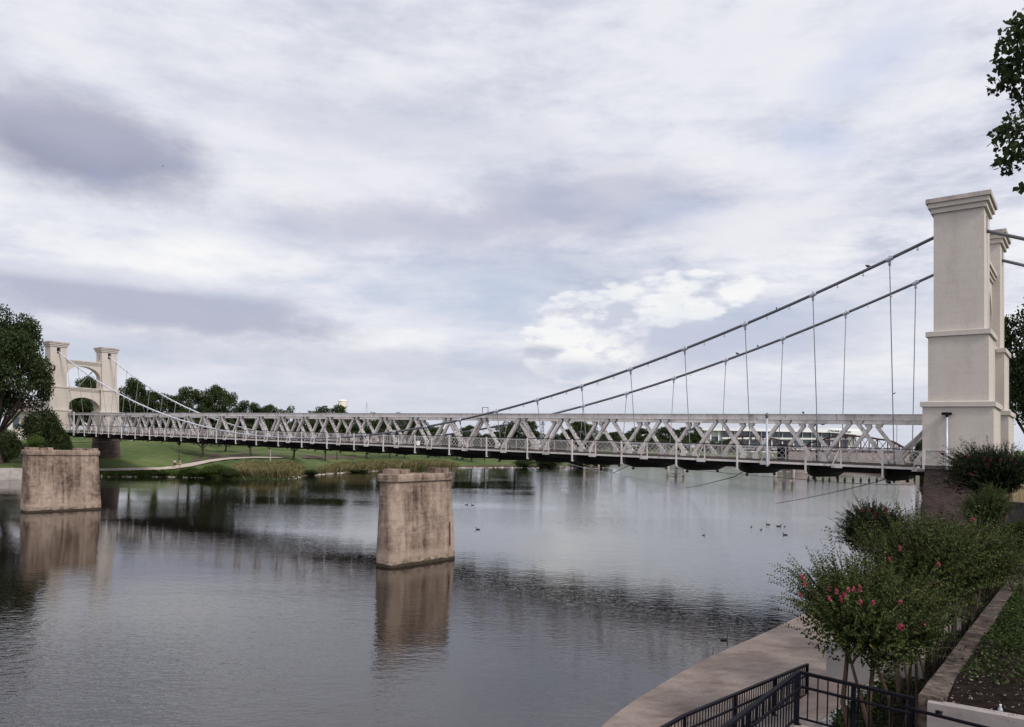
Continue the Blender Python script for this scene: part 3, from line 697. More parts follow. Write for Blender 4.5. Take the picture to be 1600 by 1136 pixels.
# ------------------------------------------------------------------ lamps and bin on the bridge
def lamp(name, label, base, top, r, head, m, group=None):
    t = thing(name, label, 'lamp post', base, group)
    mb = MB(); mb.tube([base, base+(top-base)*.04, top], [r*1.25, r, r*.85], 10); obj('pole', mb, m, t, smooth=True)
    mb = MB()
    if head == 'flat':
        mb.box((top.x-.25, top.y-.14, top.z+.13), (top.x+.21, top.y+.14, top.z+.29)); mb.tube([top-Vector((0, 0, .05)), top+Vector((0, 0, .16))], .07, 8)
    elif head == 'small': mb.lathe(top-Vector((0, 0, .2)), [(.05, 0), (.11, .12), (.13, .3), (.05, .42)], 10)
    elif head == 'double':
        mb.bar(top+Vector((-.55, 0, 0)), top+Vector((.55, 0, 0)), .08, .08)
        for s in (-.5, .5): mb.lathe(top+Vector((s, 0, -.1)), [(.05, 0), (.2, .06), (.2, .14), (.05, .2)], 10)
    else: mb.lathe(top-Vector((0, 0, .1)), [(.10, 0), (.34, .35), (.30, .5), (.06, .6)], 12)
    obj('lamp_head', mb, M_black if head != 'small' else M_cable, t)
    return t
def bp(x, y, p): u = u_at(x, p); return Vector(B(u, p, z_at(y, u, p)))
lamp('lamp_post', 'grey lamp post with flat black head in front of the near tower', bp(1479, 735, -3.66), bp(1479.5, 652, -3.66), .085, 'flat', M_lampgrey)
lamp('lamp_post', 'slim grey pole clamped to the near edge of the bridge truss', bp(1198.8, 729, -2.12), bp(1198.2, 650, -2.12), .075, 'small', M_lampgrey)
lamp('lamp_post', 'slim grey pole at the far end of the bridge beside the distant tower', bp(115.6, 681, -2.1), bp(115.6, 645.5, -2.1), .09, 'small', M_lampgrey)
lamp('lamp_post', 'dark lamp post with two arms on the far side of the bridge', bp(1276, 726, 7.3), bp(1276, 662, 7.3), .06, 'double', M_wire)
mb = MB(B); u = u_at(1223, 1.4); mb.lathe((u, 1.4, -3.38), [(.36, 0), (.40, .1), (.40, 1.0), (.43, 1.02), (.43, 1.12), (.30, 1.2)], 16)
tag(obj('litter_bin', mb, M_black, loc=B(u, 1.4, -3.38)), 'black litter bin standing on the bridge deck behind the lattice railing', 'bin')
mb = MB(B); u = u_at(653, -.9); mb.lathe((u, -.9, -3.38), [(.20, 0), (.26, .42), (.27, .46), (.2, .46), (.19, .42)], 12)
tag(obj('bucket', mb, M_white, loc=B(u, -.9, -3.38)), 'small white bucket on the bridge deck near the middle of the span', 'bucket')

# ------------------------------------------------------------------ old piers standing in the river
def ring(c, ux, uy, hl, hw, z, r, n=8):
    pts = []
    for sx, sy, a0 in ((1, 1, 0), (-1, 1, 90), (-1, -1, 180), (1, -1, 270)):
        for i in range(n+1):
            a = R(a0+90*i/n); pts.append(c+ux*(sx*(hl-r)+r*math.cos(a))+uy*(sy*(hw-r)+r*math.sin(a))+Vector((0, 0, z)))
    return pts
def loft(rings, closed=True):
    mb = MB(); ks = [mb._p(r) for r in rings]; n = len(rings[0])
    for a, b in zip(ks, ks[1:]): mb.f += [(a+j, a+(j+1) % n, b+(j+1) % n, b+j) for j in range(n)]
    mb.f.append(tuple(ks[0]+j for j in reversed(range(n)))); mb.f.append(tuple(ks[-1]+j for j in range(n))); return mb
def river_pier(label, xl, xr, yl, ytop_l, ytop_r, width, rr, blocks):
    a = G(xl, yl, WATER)                                     # water line at the near left corner
    px = Vector((D1, -D0, 0)).normalized(); py = Vector((-px.y, px.x, 0))
    # length so that the right end falls in column xr
    lo, hi = .5, 30
    for _ in range(50):
        m = (lo+hi)/2; q = a+px*m
        xc = q.x*CR+q.z*SR
        if 800+FPX*xc/q.y < xr: lo = m
        else: hi = m
    ln = lo; c = a+px*(ln/2)+py*(width/2)
    def zat(y, x, Y): return P(x, y, Y).z
    zl, zr = zat(ytop_l, xl, a.y), zat(ytop_r, xr, (a+px*ln).y)
    t = thing('river_pier', label, 'pier', Vector((c.x, c.y, WATER)))
    zt = (zl+zr)/2; sl = (zr-zl)/ln
    def rg(hl, hw, z, r):
        out = []
        for q in ring(Vector((c.x, c.y, 0)), px, py, hl, hw, 0, r):
            s = (q-Vector((c.x, c.y, 0))).dot(px); zz = z+sl*s*max(0.0, min(1.0, (z-WATER)/(zt-WATER)))
            q = q-Vector((SR*(zz-WATER), 0, 0)); q.z = zz; out.append(q)
        return out
    H = zt-WATER; ct = .078*H
    bat = .030*H
    lv = [(-1.5, -.06), (0.0, 0), (.10, .01), (.5, .5), (1-ct/H, 1.0)]
    body = loft([rg(ln/2-bat*max(0, b), width/2-bat*max(0, b), WATER+(H*f if f > -1 else -1.5), rr) for f, b in lv])
    obj('pier_body', body, M_pier, t)
    e = .12
    cap = loft([rg(ln/2-bat+e, width/2-bat+e, zt-ct, rr+.1), rg(ln/2-bat+e+.02, width/2-bat+e+.02, zt-ct*.5, rr+.1), rg(ln/2-bat+e, width/2-bat+e, zt-.03, rr+.1), rg(ln/2-bat+e-.05, width/2-bat+e-.05, zt, rr+.05)])
    obj('pier_cap', cap, M_pier, t)
    for s, w_, d_, h_ in blocks:
        mb = MB(); o = Vector((c.x, c.y, 0))+px*(s*ln)-Vector((SR*H, 0, 0)); z0 = zt+sl*s*ln-.01
        for k, (da, db) in enumerate(((-.5, -.08), (-.02, .24), (.28, .5))):
            q = [o+px*(w_*i)+py*(d_*j) for i, j in ((da, -.5), (db, -.5), (db, .5), (da, .5))]
            hh = h_*(1, .8, .95)[k]
            mb.hexa([v+Vector((0, 0, z0)) for v in q], [v+Vector((0, 0, z0+hh)) for v in q])
        obj('bearing_block', mb, M_pier, t)
    return t, c, px, py, ln, zt
pc_ = river_pier('tan concrete pier standing alone in mid river, nearest to the camera', 611, 714, 888.5, 742, 739, 1.5, .34, [(-.30, 1.35, .85, .30), (.33, 1.1, .8, .32)])
pl_ = river_pier('tan concrete pier in the river with a green bush growing on top', 42, 160, 801.5, 703, 704.5, 2.0, .35, [(-.30, 2.0, 1.1, .25), (.32, 1.9, 1.1, .25)])
# iron ladder stubs on the mid river pier
for x0, ya, yb in ((703.2, 815, 852), (700.6, 841, 858)):
    t_, c, px, py, ln, zt = pc_
    Yq = (c+px*(ln*.42)-py*.8).y; a, b = P(x0, ya, Yq-.12), P(x0, yb, Yq-.16)
    mb = MB(); mb.bar(a, b, .05, .06, (1, 0, 0)); obj('iron_stub', mb, M_rust, t_)

# ------------------------------------------------------------------ low road bridge on three-post bents
rb = thing('trestle_bridge', 'low trestle with brown concrete posts seen below the suspension bridge', 'bridge', XZ(1100, 140, WATER))
bents = [(924, 734.5, 166), (1056, 743.5, None), (1225, 755, None)]
deckp = []
for x, y, _ in bents:
    q = G(x, y, WATER)
    sx = 2.35*(1.0)
    zt = q.z+3.4
    for k in (-1, 0, 1):
        o = q+Vector((sx*k*.98, .55*k, 0)); mb = MB(); mb.tube([o-Vector((0, 0, 1)), o+Vector((0, 0, zt-q.z))], .38, 12); obj('trestle_post', mb, M_post, rb, smooth=True)
    mb = MB(); mb.bar(q+Vector((-sx, -.55, .55)), q+Vector((sx, .55, .55)), .35, .34); obj('tie_beam', mb, M_post, rb)
    mb = MB(); mb.bar(q+Vector((-sx-.4, -.6, 3.5)), q+Vector((sx+.4, .6, 3.5)), .5, .4); obj('cap_beam', mb, M_post, rb)
    deckp.append(q+Vector((0, 0, 3.85)))
mb = MB(); e = (deckp[0]-deckp[1]).normalized()
mb.bar(deckp[0]+e*20, deckp[1], 3.0, .3); mb.bar(deckp[1], deckp[2]+(deckp[2]-deckp[1]).normalized()*6, 3.0, .3); obj('trestle_deck', mb, M_dark, rb)
q = G(1432, 822, WATER); t = thing('mooring_post', 'tall brown post standing in the water beside the near tower foundation', 'post', q)
mb = MB(); mb.tube([q-Vector((0, 0, 1)), q+Vector((0, 0, 5.2))], .175, 12); obj('post_shaft', mb, M_post, t, smooth=True)
mb = MB(); mb.bar(q+Vector((0, 0, 2.55)), q+Vector((1.4, 0.4, 2.5)), .16, .16); obj('stub_beam', mb, M_post, t)

# ropes and cables trailing from the bridge into the river
def rope(label, pts, r, cat='cable', m=None):
    V = [Vector(q) for q in pts]; out = []
    for i in range(len(V)-1):
        p0, p1, p2, p3 = V[max(i-1, 0)], V[i], V[i+1], V[min(i+2, len(V)-1)]
        for j in range(8):
            t = j/8; out.append(.5*((2*p1)+(p2-p0)*t+(2*p0-5*p1+4*p2-p3)*t*t+(3*p1-p0-3*p2+p3)*t*t*t))
    out.append(V[-1]); mb = MB(); mb.tube(out, r, 5)
    return tag(obj('trailing_cable', mb, m or M_wire, loc=V[0]), label, cat)
rope('dark cable hanging from the bridge near the tower and trailing into the river', [P(1390, 746, 54), P(1376, 751, 55), P(1368, 753, 56), P(1330, 763, 63), P(1290, 772, 73), P(1250, 780, 84), P(1222, 785, 91), P(1212, 787, 92)], .034)
rope('dark cable looping from mid bridge down towards the water', [P(1164, 736, 66), P(1153, 741, 68), P(1147, 745, 69), P(1120, 752, 82), P(1096, 758, 100), P(1080, 761, 117), P(1066, 763, 118)], .04)
rope('pale rope stretched low over the water from the reedy bank', [P(850, 716, 175), P(880, 722, 165), P(905, 729, 152), P(935, 736, 140), P(965, 741, 132), P(1010, 751, 124), P(1060, 762, 117)], .05, 'rope', M_hanger)
rope('thin wire sagging beneath the right half of the bridge', [P(985, 728, 150), P(1062, 732.5, 140), P(1155, 741, 128), P(1240, 748, 118), P(1330, 755, 110), P(1426, 758, 100)], .045)
rope('thin pale wire strung below the bridge at the far tower', [P(80, 691.5, 132), P(140, 691, 134), P(175, 690, 136), P(208, 688, 138)], .05, 'wire', M_lampgrey)
rope('short dark cable hanging under mid bridge towards the trestle', [P(982, 728, 105), P(968, 734, 112), P(958, 739.5, 120)], .06)

# ------------------------------------------------------------------ marker posts of the far barrier
proto = None
for i, x in enumerate((1263, 1274, 1286, 1296, 1309, 1320, 1333, 1345, 1358, 1370, 1386, 1397)):
    q = G(x, 751+.012*(x-1263), WATER)
    if proto is None:
        mb = MB(); mb.lathe((0, 0, -.3), [(.26, 0), (.32, .5), (.3, .9), (.12, 1.15), (.10, 1.5)], 10); o = obj('marker_buoy', mb, M_dark); proto = o
    else: o = proto.copy(); COL.objects.link(o)
    o.location = q; tag(o, 'small dark marker buoy in the row floating before the far right bank', 'buoy', 'marker buoys across the far water')

# ------------------------------------------------------------------ far buildings, red truss bridge, pylon, water tower
t = thing('arena', 'wide white building with dark glass band and lettering on its roof edge', 'building', P(1240, 708, 800))
Ya = 800
def pl(x, y, dY=0): return P(x, y, Ya+dY)
def slab(x0, x1, y0a, y0b, y1a, y1b, d0, d1):
    mb = MB(); mb.hexa([pl(x0, y1a, d0), pl(x1, y1b, d0), pl(x1, y1b, d1), pl(x0, y1a, d1)], [pl(x0, y0a, d0), pl(x1, y0b, d0), pl(x1, y0b, d1), pl(x0, y0a, d1)]); return mb
obj('wall', slab(1098, 1338, 672.5, 676, 712, 712, 4, 60), M_white, t)
obj('roof', slab(1092, 1352, 669.5, 669.5, 672.2, 677.0, -5, 66), M_white, t)
obj('roof_fascia', slab(1296, 1352, 670.2, 674.2, 675.8, 680.4, -6.2, -5.02), M_white, t)
obj('balcony', slab(1128, 1330, 683.2, 684.5, 685.8, 687.2, 0, 4.0), M_white, t)
xe = [1126, 1148, 1171, 1189.5, 1206, 1222.5, 1240, 1254, 1268.5, 1284, 1298.5, 1312, 1326]
for i, (x0, x1) in enumerate(zip(xe, xe[1:])):
    f = (x0-1126)/200
    obj('glass_panel', slab(x0+.8, x1-.8, 672.8+3.2*f, 672.8+3.2*(x1-1126)/200, 683.4+.4*f, 683.4+.6*f, 3.3, 3.9), M_glass, t)
    obj('lower_glazing', slab(x0+1, x1-1, 688, 688, 700, 700, 3.3, 3.9), M_glass, t)
    if i: obj('column', slab(x0-.75, x0+.75, 672.4+3*f, 672.4+3*f, 706, 706, 1.5, 2.9), M_white, t)
for x in (1110.5, 1123): obj('column', slab(x-.8, x+.8, 672.5, 672.5, 692, 692, -1, 1), M_white, t)
obj('lower_glazing', slab(1112, 1122, 682, 682, 690, 690, 3.0, 3.9), M_glass, t)
cu = bpy.data.curves.new('lettering', 'FONT'); cu.body = 'McLANE STADIUM'; cu.size = 1.0; cu.extrude = .05
to = bpy.data.objects.new('lettering_source', cu); COL.objects.link(to)
dg = bpy.context.evaluated_depsgraph_get(); me = bpy.data.meshes.new_from_object(to.evaluated_get(dg)); bpy.data.objects.remove(to)
vs = np.empty(len(me.vertices)*3); me.vertices.foreach_get('co', vs); vs = vs.reshape(-1, 3)
w0, w1 = vs[:, 0].min(), vs[:, 0].max(); x0, x1 = 1297.5, 1329.5
A_, B_ = pl(x0, 674.2, -6.6), pl(x1, 676.6, -6.6); ex = (B_-A_)/(w1-w0); hz_ = 2.9*Ya/FPX/.72
nv = np.array([A_+ex*(v[0]-w0)+Vector((0, 0, hz_*v[1]))+Vector((0, -2*v[2], 0)) for v in vs]); nv -= np.array(t.location)
me.vertices.foreach_set('co', nv.ravel()); me.update(); lo_ = put('lettering', me, t); lo_.data.materials.clear(); lo_.data.materials.append(M_dark)

def truss_span(name, label, pts, yb, Yf, mm):
    """pts: (x, y) of the top chord from end to end, yb: row of the bottom chord, Yf: depth by column"""
    q0 = P(pts[0][0], yb(pts[0][0]), Yf(pts[0][0])); t = thing(name, label, 'bridge', q0)
    for side, dY in (('near', 0), ('far', 6)):
        top = [P(x, y, Yf(x)+dY) for x, y in pts]; bot = [P(x, yb(x), Yf(x)+dY) for x, y in pts]
        mb = MB()
        for a, b in zip(top, top[1:]): mb.bar(a, b, .4, .5)
        obj('top_chord', mb, mm, t)
        mb = MB(); mb.bar(bot[0], bot[-1], .4, .5); obj('bottom_chord', mb, mm, t)
        for i in range(1, len(pts)-1):
            mb = MB(); mb.bar(top[i], bot[i], .25, .25, (1, 0, 0)); obj('vertical', mb, mm, t)
            if 1 <= i < len(pts)-2:
                mb = MB(); m_ = len(pts)//2
                mb.bar(*((top[i], bot[i+1]) if i < m_ else (bot[i], top[i+1])), .12, .2); mb.bar(*((bot[i], top[i+1]) if i < m_ else (top[i], bot[i+1])), .1, .12); obj('diagonal_brace', mb, mm, t)
    mb = MB(); a, b = P(pts[0][0], yb(pts[0][0])+1, Yf(pts[0][0])+3), P(pts[-1][0], yb(pts[-1][0])+1, Yf(pts[-1][0])+3); mb.bar(a, b, 6, .5); obj('road_deck', mb, mm, t)
    return t
truss_span('red_truss_bridge', 'rust red arched truss bridge span behind the right end of the main bridge', [(1256, 703), (1264, 692.5), (1280, 688.5), (1295, 684), (1310, 681.8), (1321, 681), (1333, 681.2), (1345, 682), (1358, 683.5), (1371, 686), (1387, 688), (1397, 691), (1405, 695.5), (1424, 706.5)], lambda x: 703.5+.018*(x-1256), lambda x: 262-.36*(x-1256), M_rust)
truss_span('red_truss_bridge', 'rust red low truss bridge span in front of the white arena', [(1140, 702), (1148, 684), (1160, 682.2), (1173, 681.5), (1181, 682), (1192, 683.2), (1204, 684.5), (1216, 687), (1228, 690), (1236, 694), (1244, 703)], lambda x: 702.5+.012*(x-1140), lambda x: 300-.3*(x-1140), M_rust)
M_tan = lump('tan_masonry', (0.20, 0.16, 0.15), (0.36, 0.30, 0.28), 0.25, 0.9)
for lab, x0, x1, y0, y1, Yd in (('brownish low masonry wall on the far right bank beneath the arena', 1236, 1262, 727, 736, 268), ('long pinkish masonry abutment beneath the red truss bridge', 1215, 1425, 705.5, 721, 290), ('brown bank wall at the water beside the near tower', 1406, 1440, 747, 757, 190)):
    mb = MB(); mb.hexa([P(x0, y1+2, Yd), P(x1, y1+2, Yd), P(x1, y1+2, Yd+4), P(x0, y1+2, Yd+4)], [P(x0, y0, Yd), P(x1, y0, Yd), P(x1, y0, Yd+4), P(x0, y0, Yd+4)])
    tag(obj('masonry_wall', mb, M_tan, loc=P((x0+x1)/2, y1, Yd)), lab, 'wall')
# water tower
q = P(535.5, 690, 900); t = thing('water_tower', 'pale cream water tower showing above the trees', 'water tower', q)
c = P(535.5, 640, 900); k = 900/FPX
M_cream = lump('cream_tank_paint', (0.62, 0.57, 0.49), (0.72, 0.67, 0.60), 0.05, 0.6)
mb = MB(); mb.lathe(c, [(1.0*k, 0), (4.2*k, 1.4*k), (6.8*k, 4.2*k), (7.2*k, 5.4*k), (7.2*k, 12.6*k), (7.6*k, 12.7*k), (7.6*k, 13.3*k), (5.6*k, 14.6*k), (1.5*k, 15.8*k)], 32); obj('tank', mb, M_cream, t, smooth=False)
mb = MB(); mb.tube([q-Vector((0, 0, 5)), c+Vector((0, 0, .5*k))], 1.1*k, 14); obj('stem', mb, M_cream, t)
def pylon(label, x, yt, yb_, Yd, arms, spread):
    a, b = P(x, yb_, Yd), P(x, yt, Yd); t = thing('power_pylon', label, 'pylon', a); w = spread*Yd/FPX; mb = MB()
    for s in (-1, 1): mb.bar(a+Vector((s*w, 0, 0)), b+Vector((s*w*.25, 0, 0)), .25, .25, (1, 0, 0))
    for i in range(7):
        z0, z1 = a+(b-a)*(i/7), a+(b-a)*((i+1)/7); f0, f1 = w*(1-.75*i/7), w*(1-.75*(i+1)/7)
        mb.bar(z0+Vector((-f0, 0, 0)), z1+Vector((f1, 0, 0)), .12, .12); mb.bar(z0+Vector((f0, 0, 0)), z1+Vector((-f1, 0, 0)), .12, .12)
    obj('lattice_mast', mb, M_cable, t)
    for y, hw in arms:
        mb = MB(); c = P(x, y, Yd); w2 = hw*Yd/FPX; mb.bar(c-Vector((w2, 0, 0)), c+Vector((w2, 0, 0)), .3, .3); obj('cross_arm', mb, M_cable, t)
pylon('thin grey power pylon beside the water tower', 573, 628, 665, 420, ((633.5, 3), (637.5, 3.4)), .7)
pylon('grey power pylon seen through the middle of the truss', 848, 655, 692, 300, ((661, 4), (663.5, 4)), 2.6)
a, b = P(1401.5, 690, 240), P(1401.5, 663, 240); mb = MB(); mb.tube([a-Vector((0, 0, 4)), b], .14, 8); mb.bar(b, b+Vector((-.9, 0, .1)), .15, .1)
tag(obj('street_light', mb, M_lampgrey, loc=a), 'thin pale street light behind the red truss bridge', 'street light')
# pale building behind the left tower
t = thing('pale_house', 'pale flat house half hidden by the big tree beside the far tower', 'building', P(42, 688, 160))
mb = MB(); mb.hexa([P(14, 692, 160), P(70, 692, 160), P(70, 692, 172), P(14, 692, 172)], [P(14, 634, 160), P(70, 634, 160), P(70, 634, 172), P(14, 634, 172)]); obj('wall', mb, M_cream, t)
mb = MB(); mb.hexa([P(12, 634, 159), P(72, 634, 159), P(72, 634, 173), P(12, 634, 173)], [P(28, 625, 164), P(62, 625, 164), P(62, 625, 168), P(28, 625, 168)]); obj('roof', mb, M_tan, t)
mb = MB(); mb.hexa([P(12, 643, 158.4), P(70, 643, 158.4), P(70, 643, 160), P(12, 643, 160)], [P(12, 641.5, 158.4), P(70, 641.5, 158.4), P(70, 641.5, 160), P(12, 641.5, 160)]); obj('eave', mb, M_tan, t)
for x in (20, 38): mb = MB(); mb.hexa([P(x, 668, 159.7), P(x+9, 668, 159.7), P(x+9, 668, 159.98), P(x, 668, 159.98)], [P(x, 652, 159.7), P(x+9, 652, 159.7), P(x+9, 652, 159.98), P(x, 652, 159.98)]); obj('window', mb, M_glass, t)
# embankment wall at the left water edge
a, b = G(-260, 752, WATER), G(37, 749, WATER); mb = MB()
for i in range(12):
    t0, t1 = i/12, (i+1)/12-.002; p0, p1 = a+(b-a)*t0, a+(b-a)*t1; h0 = 1.75
    mb.hexa([p0-Vector((0, 0, .8)), p1-Vector((0, 0, .8)), p1+Vector((0, 1.2, -.8)), p0+Vector((0, 1.2, -.8))], [p0+Vector((0, .15, h0)), p1+Vector((0, .15, h0)), p1+Vector((0, 1.2, h0)), p0+Vector((0, 1.2, h0))])
    mb.hexa([p0+Vector((0, -.15, -.5)), p1+Vector((0, -.15, -.5)), p1+Vector((0, .05, -.5)), p0+Vector((0, .05, -.5))], [p0+Vector((0, -.15, .35)), p1+Vector((0, -.15, .35)), p1+Vector((0, .05, .35)), p0+Vector((0, .05, .35))])
tag(obj('embankment_wall', mb, M_oldconc, loc=b), 'pale stained concrete embankment wall at the far left water edge', 'wall')
# ================================================================== plants
def leaf_quads(name, P_, size, rng, axis=None, aspect=.55, flat=0.0, jit=.35):
    """many leaf-shaped quads; P_ (n,3) positions, size (n,), axis optional (n,3) leaf directions"""
    n = len(P_); a = rng.normal(size=(n, 3)) if axis is None else axis+rng.normal(size=(n, 3))*jit
    a[:, 2] *= (1-flat); a /= np.linalg.norm(a, axis=1)[:, None]+1e-9
    b = rng.normal(size=(n, 3)); b[:, 2] *= (1-flat); b -= a*(a*b).sum(1)[:, None]; b /= np.linalg.norm(b, axis=1)[:, None]+1e-9
    s = size[:, None]; V = np.empty((n, 4, 3))
    V[:, 0] = P_-a*s*.5; V[:, 1] = P_+b*s*aspect*.5-a*s*.06; V[:, 2] = P_+a*s*.5; V[:, 3] = P_-b*s*aspect*.5-a*s*.06
    return quads_mesh(name, V)
def quads_mesh(name, V):
    n = len(V); me = bpy.data.meshes.new(name); me.vertices.add(n*4); me.vertices.foreach_set('co', V.reshape(-1).astype(np.float32))
    me.loops.add(n*4); me.loops.foreach_set('vertex_index', np.arange(n*4, dtype=np.int32))
    me.polygons.add(n); me.polygons.foreach_set('loop_start', np.arange(0, n*4, 4, dtype=np.int32))
    try: me.polygons.foreach_set('loop_total', np.full(n, 4, dtype=np.int32))
    except Exception: pass
    me.update(calc_edges=True); me.validate(); return me
def tree_proto(kind, seed, nclump, nleaf, leaf, width, cb, trunk_r, clump=(.12, .2), squash=1.0, top=1.0):
    """a tree of height 1: crown from height cb to 1; returns (trunk mesh, crown mesh)"""
    rng = np.random.default_rng(seed); rz = (1-cb)/2; cz = cb+rz; C = []
    for i in range(nclump):
        d = rng.normal(size=3); d /= np.linalg.norm(d); r = rng.uniform(.35, 1.0)**.6
        w = 1.0 if d[2] < .2 else top
        C.append((d[0]*r*width*.5*.82*w, d[1]*r*width*.5*.82*w, cz+d[2]*r*rz*.84, rng.uniform(*clump)*(1.1-.25*r)))
    C = np.array(C); wt = C[:, 3]**2; wt /= wt.sum()
    idx = rng.choice(nclump, nleaf, p=wt); d = rng.normal(size=(nleaf, 3)); d /= np.linalg.norm(d, axis=1)[:, None]
    rad = C[idx, 3]*(rng.uniform(0.15, 1, nleaf)**.45)*(1+rng.normal(size=nleaf)*.10); Pn = C[idx, :3]+d*rad[:, None]*np.array([1, 1, squash])
    Pn[:, 2] = np.maximum(Pn[:, 2], 0.01)
    crown = leaf_quads('crown', Pn, rng.uniform(.7, 1.3, nleaf)*leaf, rng, aspect=.7, flat=.15)
    mb = MB(); r = trunk_r; bend = rng.normal(size=2)*.02
    mb.tube([(0, 0, -.04), (0, 0, .02), (bend[0], bend[1], cb*.6), (bend[0]*1.5, bend[1]*1.5, cz*.85), (bend[0]*2, bend[1]*2, cz+rz*.5)], [r*1.5, r*1.1, r*.85, r*.55, r*.12], 8)
    for k in rng.choice(nclump, min(nclump, 9), replace=False):
        s = Vector((bend[0], bend[1], cb*rng.uniform(.6, 1.0)+.02)); e = Vector(C[k, :3]); m = (s+e)/2+Vector((0, 0, -.02)); mb.tube([s, m, e], [r*.5, r*.32, r*.08], 5)
    return mesh_of('trunk', mb, smooth=True), crown
def plant(name, label, cat, proto, base, h, w, wp, lm, rot=0.0, group=None, tm=None, lean=0):
    tm_, cm_ = proto; key = (cm_.name, lm.name)
    t = thing(name, label, cat, base, group)
    t.rotation_euler = (0, lean, rot); t.scale = (w/wp, w/wp, h)
    for nm, me, mt in (('trunk', tm_, tm or M_bark), ('crown', cm_, lm)):
        o = put(nm, me, t)
        if not me.materials: me.materials.append(mt)
        o.material_slots[0].link = 'OBJECT'; o.material_slots[0].material = mt
    return t
PR = {
 'broad': (tree_proto('broad', 3, 84, 42000, .0165, .98, .20, .024, (.075, .125), .75), .95),
 'round': (tree_proto('round', 8, 54, 17000, .026, .88, .16, .026, (.085, .145), .8), .85),
 'round2': (tree_proto('round2', 21, 50, 17000, .026, .93, .22, .026, (.08, .145), .8), .9),
 'airy': (tree_proto('airy', 14, 26, 3200, .036, .85, .2, .02, (.07, .13), .9), .85),
 'park': (tree_proto('park', 17, 36, 14000, .028, 1.15, .34, .026, (.10, .17), .7), 1.15),
 'bush': (tree_proto('bush', 30, 40, 16000, .034, 1.1, .02, .02, (.15, .24), .9), 1.35),
}
RNG = random.Random(5)
def far_tree(x, top, wpx, Y, kind, lm, label, name='tree', group='trees along the far bank', by=None):
    b = XZ(x, Y, tz(x, Y)-.15) if by is None else P(x, by, Y)
    h = P(x, top, Y).z-b.z; pr, wp = PR[kind]
    plant(name, label, 'bush' if kind == 'bush' else 'tree', pr, b, h, wpx*Y/FPX, wp, lm, RNG.uniform(0, 6.28), group)
far_tree(0, 462, 162, 121, 'broad', L_dark, 'huge dark tree at the left picture edge, taller than the far tower', group=None)
far_tree(64, 630, 84, 126, 'bush', L_dark, 'dark bushy tree in front of the far tower, under the huge tree', 'bush', None)
far_tree(8, 668, 56, 122, 'bush', L_dark, 'dark rounded shrub at the foot of the huge left tree', 'bush', None)
far_tree(98, 680, 40, 127, 'bush', L_dark, 'low dark shrub under the far end of the bridge', 'bush', None)
far_tree(140, 582, 66, 190, 'round', L_mid, 'green tree seen through both arches of the far tower')
far_tree(118, 628, 40, 200, 'round2', L_bright, 'bright green tree low behind the lower arch of the far tower')
far_tree(203, 586, 66, 180, 'round2', L_dark, 'dark tree directly right of the far tower')
far_tree(246, 605, 76, 186, 'round', L_dark, 'dark dense tree, second to the right of the far tower')
far_tree(294, 601, 70, 205, 'round2', L_mid, 'green broad tree left of the tallest one above the truss')
far_tree(343, 596, 62, 210, 'round', L_mid, 'tallest green round-headed tree above the left half of the truss')
far_tree(386, 623, 54, 222, 'round2', L_dark, 'dark tree just right of the tallest tree above the truss')
far_tree(414, 627, 46, 228, 'round', L_mid, 'small round tree left of the pale airy one above the truss')
far_tree(450, 631, 48, 235, 'airy', L_pale, 'pale airy tree with sky showing through its crown')
far_tree(514, 629, 74, 250, 'round2', L_mid, 'light green tree left of the water tower')
far_tree(575, 641, 44, 300, 'airy', L_pale, 'small pale tree at the foot of the thin pylon')
far_tree(628, 641, 46, 300, 'round', L_pale, 'small pale treetop peeping over the truss right of the thin pylon')
far_tree(482, 650, 66, 262, 'round', L_dark, 'dark tree behind the truss below the pale airy tree')
far_tree(548, 647, 70, 265, 'round2', L_dark, 'dark tree behind the truss below the water tower')
far_tree(598, 650, 66, 268, 'round', L_dark, 'dark tree behind the truss below the thin pylon')
far_tree(648, 652, 58, 272, 'round2', L_mid, 'green tree behind the truss where the cable crosses the top chord')
far_tree(682, 664, 34, 330, 'round', L_mid, 'small distant tree behind the truss right of the crossing cable')
far_tree(731, 661, 40, 330, 'round', L_dark, 'small round tree behind the truss below the chord frame')
far_tree(764, 678, 34, 340, 'round2', L_bright, 'low light green tree between two darker ones behind mid truss')
far_tree(808, 653, 92, 330, 'round2', L_dark, 'large dark tree behind the truss, left of the big pylon')
far_tree(908, 653, 66, 345, 'round', L_mid, 'large green tree behind the truss, right of the big pylon')
far_tree(872, 675, 40, 350, 'round2', L_mid, 'low green tree beside the foot of the big pylon')
far_tree(955, 672, 54, 700, 'round', L_dark, 'dark low tree, middle of the row behind the right truss')
far_tree(996, 666, 52, 720, 'round2', L_mid, 'rounded tree behind the truss left of the three-post bents')
far_tree(1040, 664, 48, 740, 'round', L_dark, 'dark tree behind the truss above the middle bent')
far_tree(1078, 664, 56, 730, 'round2', L_mid, 'green tree beside the left end of the white arena')
far_tree(1140, 684, 60, 600, 'bush', L_dark, 'low dark thicket before the left part of the arena', 'bush')
for x, top, lm, lab in ((228, 640, L_dark, 'dark understorey thicket right below the second tree beside the far tower'), (272, 648, L_dark, 'dark understorey thicket left of the tall green trees'), (320, 646, L_dark, 'dark understorey thicket under the tallest tree'), (366, 650, L_dark, 'dark understorey thicket right of the tallest tree'), (418, 652, L_dark, 'dark understorey thicket under the small round tree'), (462, 656, L_mid, 'green understorey thicket under the pale airy tree'), (512, 656, L_dark, 'dark understorey thicket left of the water tower'), (560, 660, L_dark, 'dark understorey thicket under the thin pylon'), (612, 660, L_dark, 'dark understorey thicket right of the thin pylon'), (664, 662, L_mid, 'green understorey thicket at the right end of the dark woods')):
    far_tree(x, top, 60, 215+.25*x, 'bush', lm, lab, 'thicket', 'thickets behind the left half of the truss')
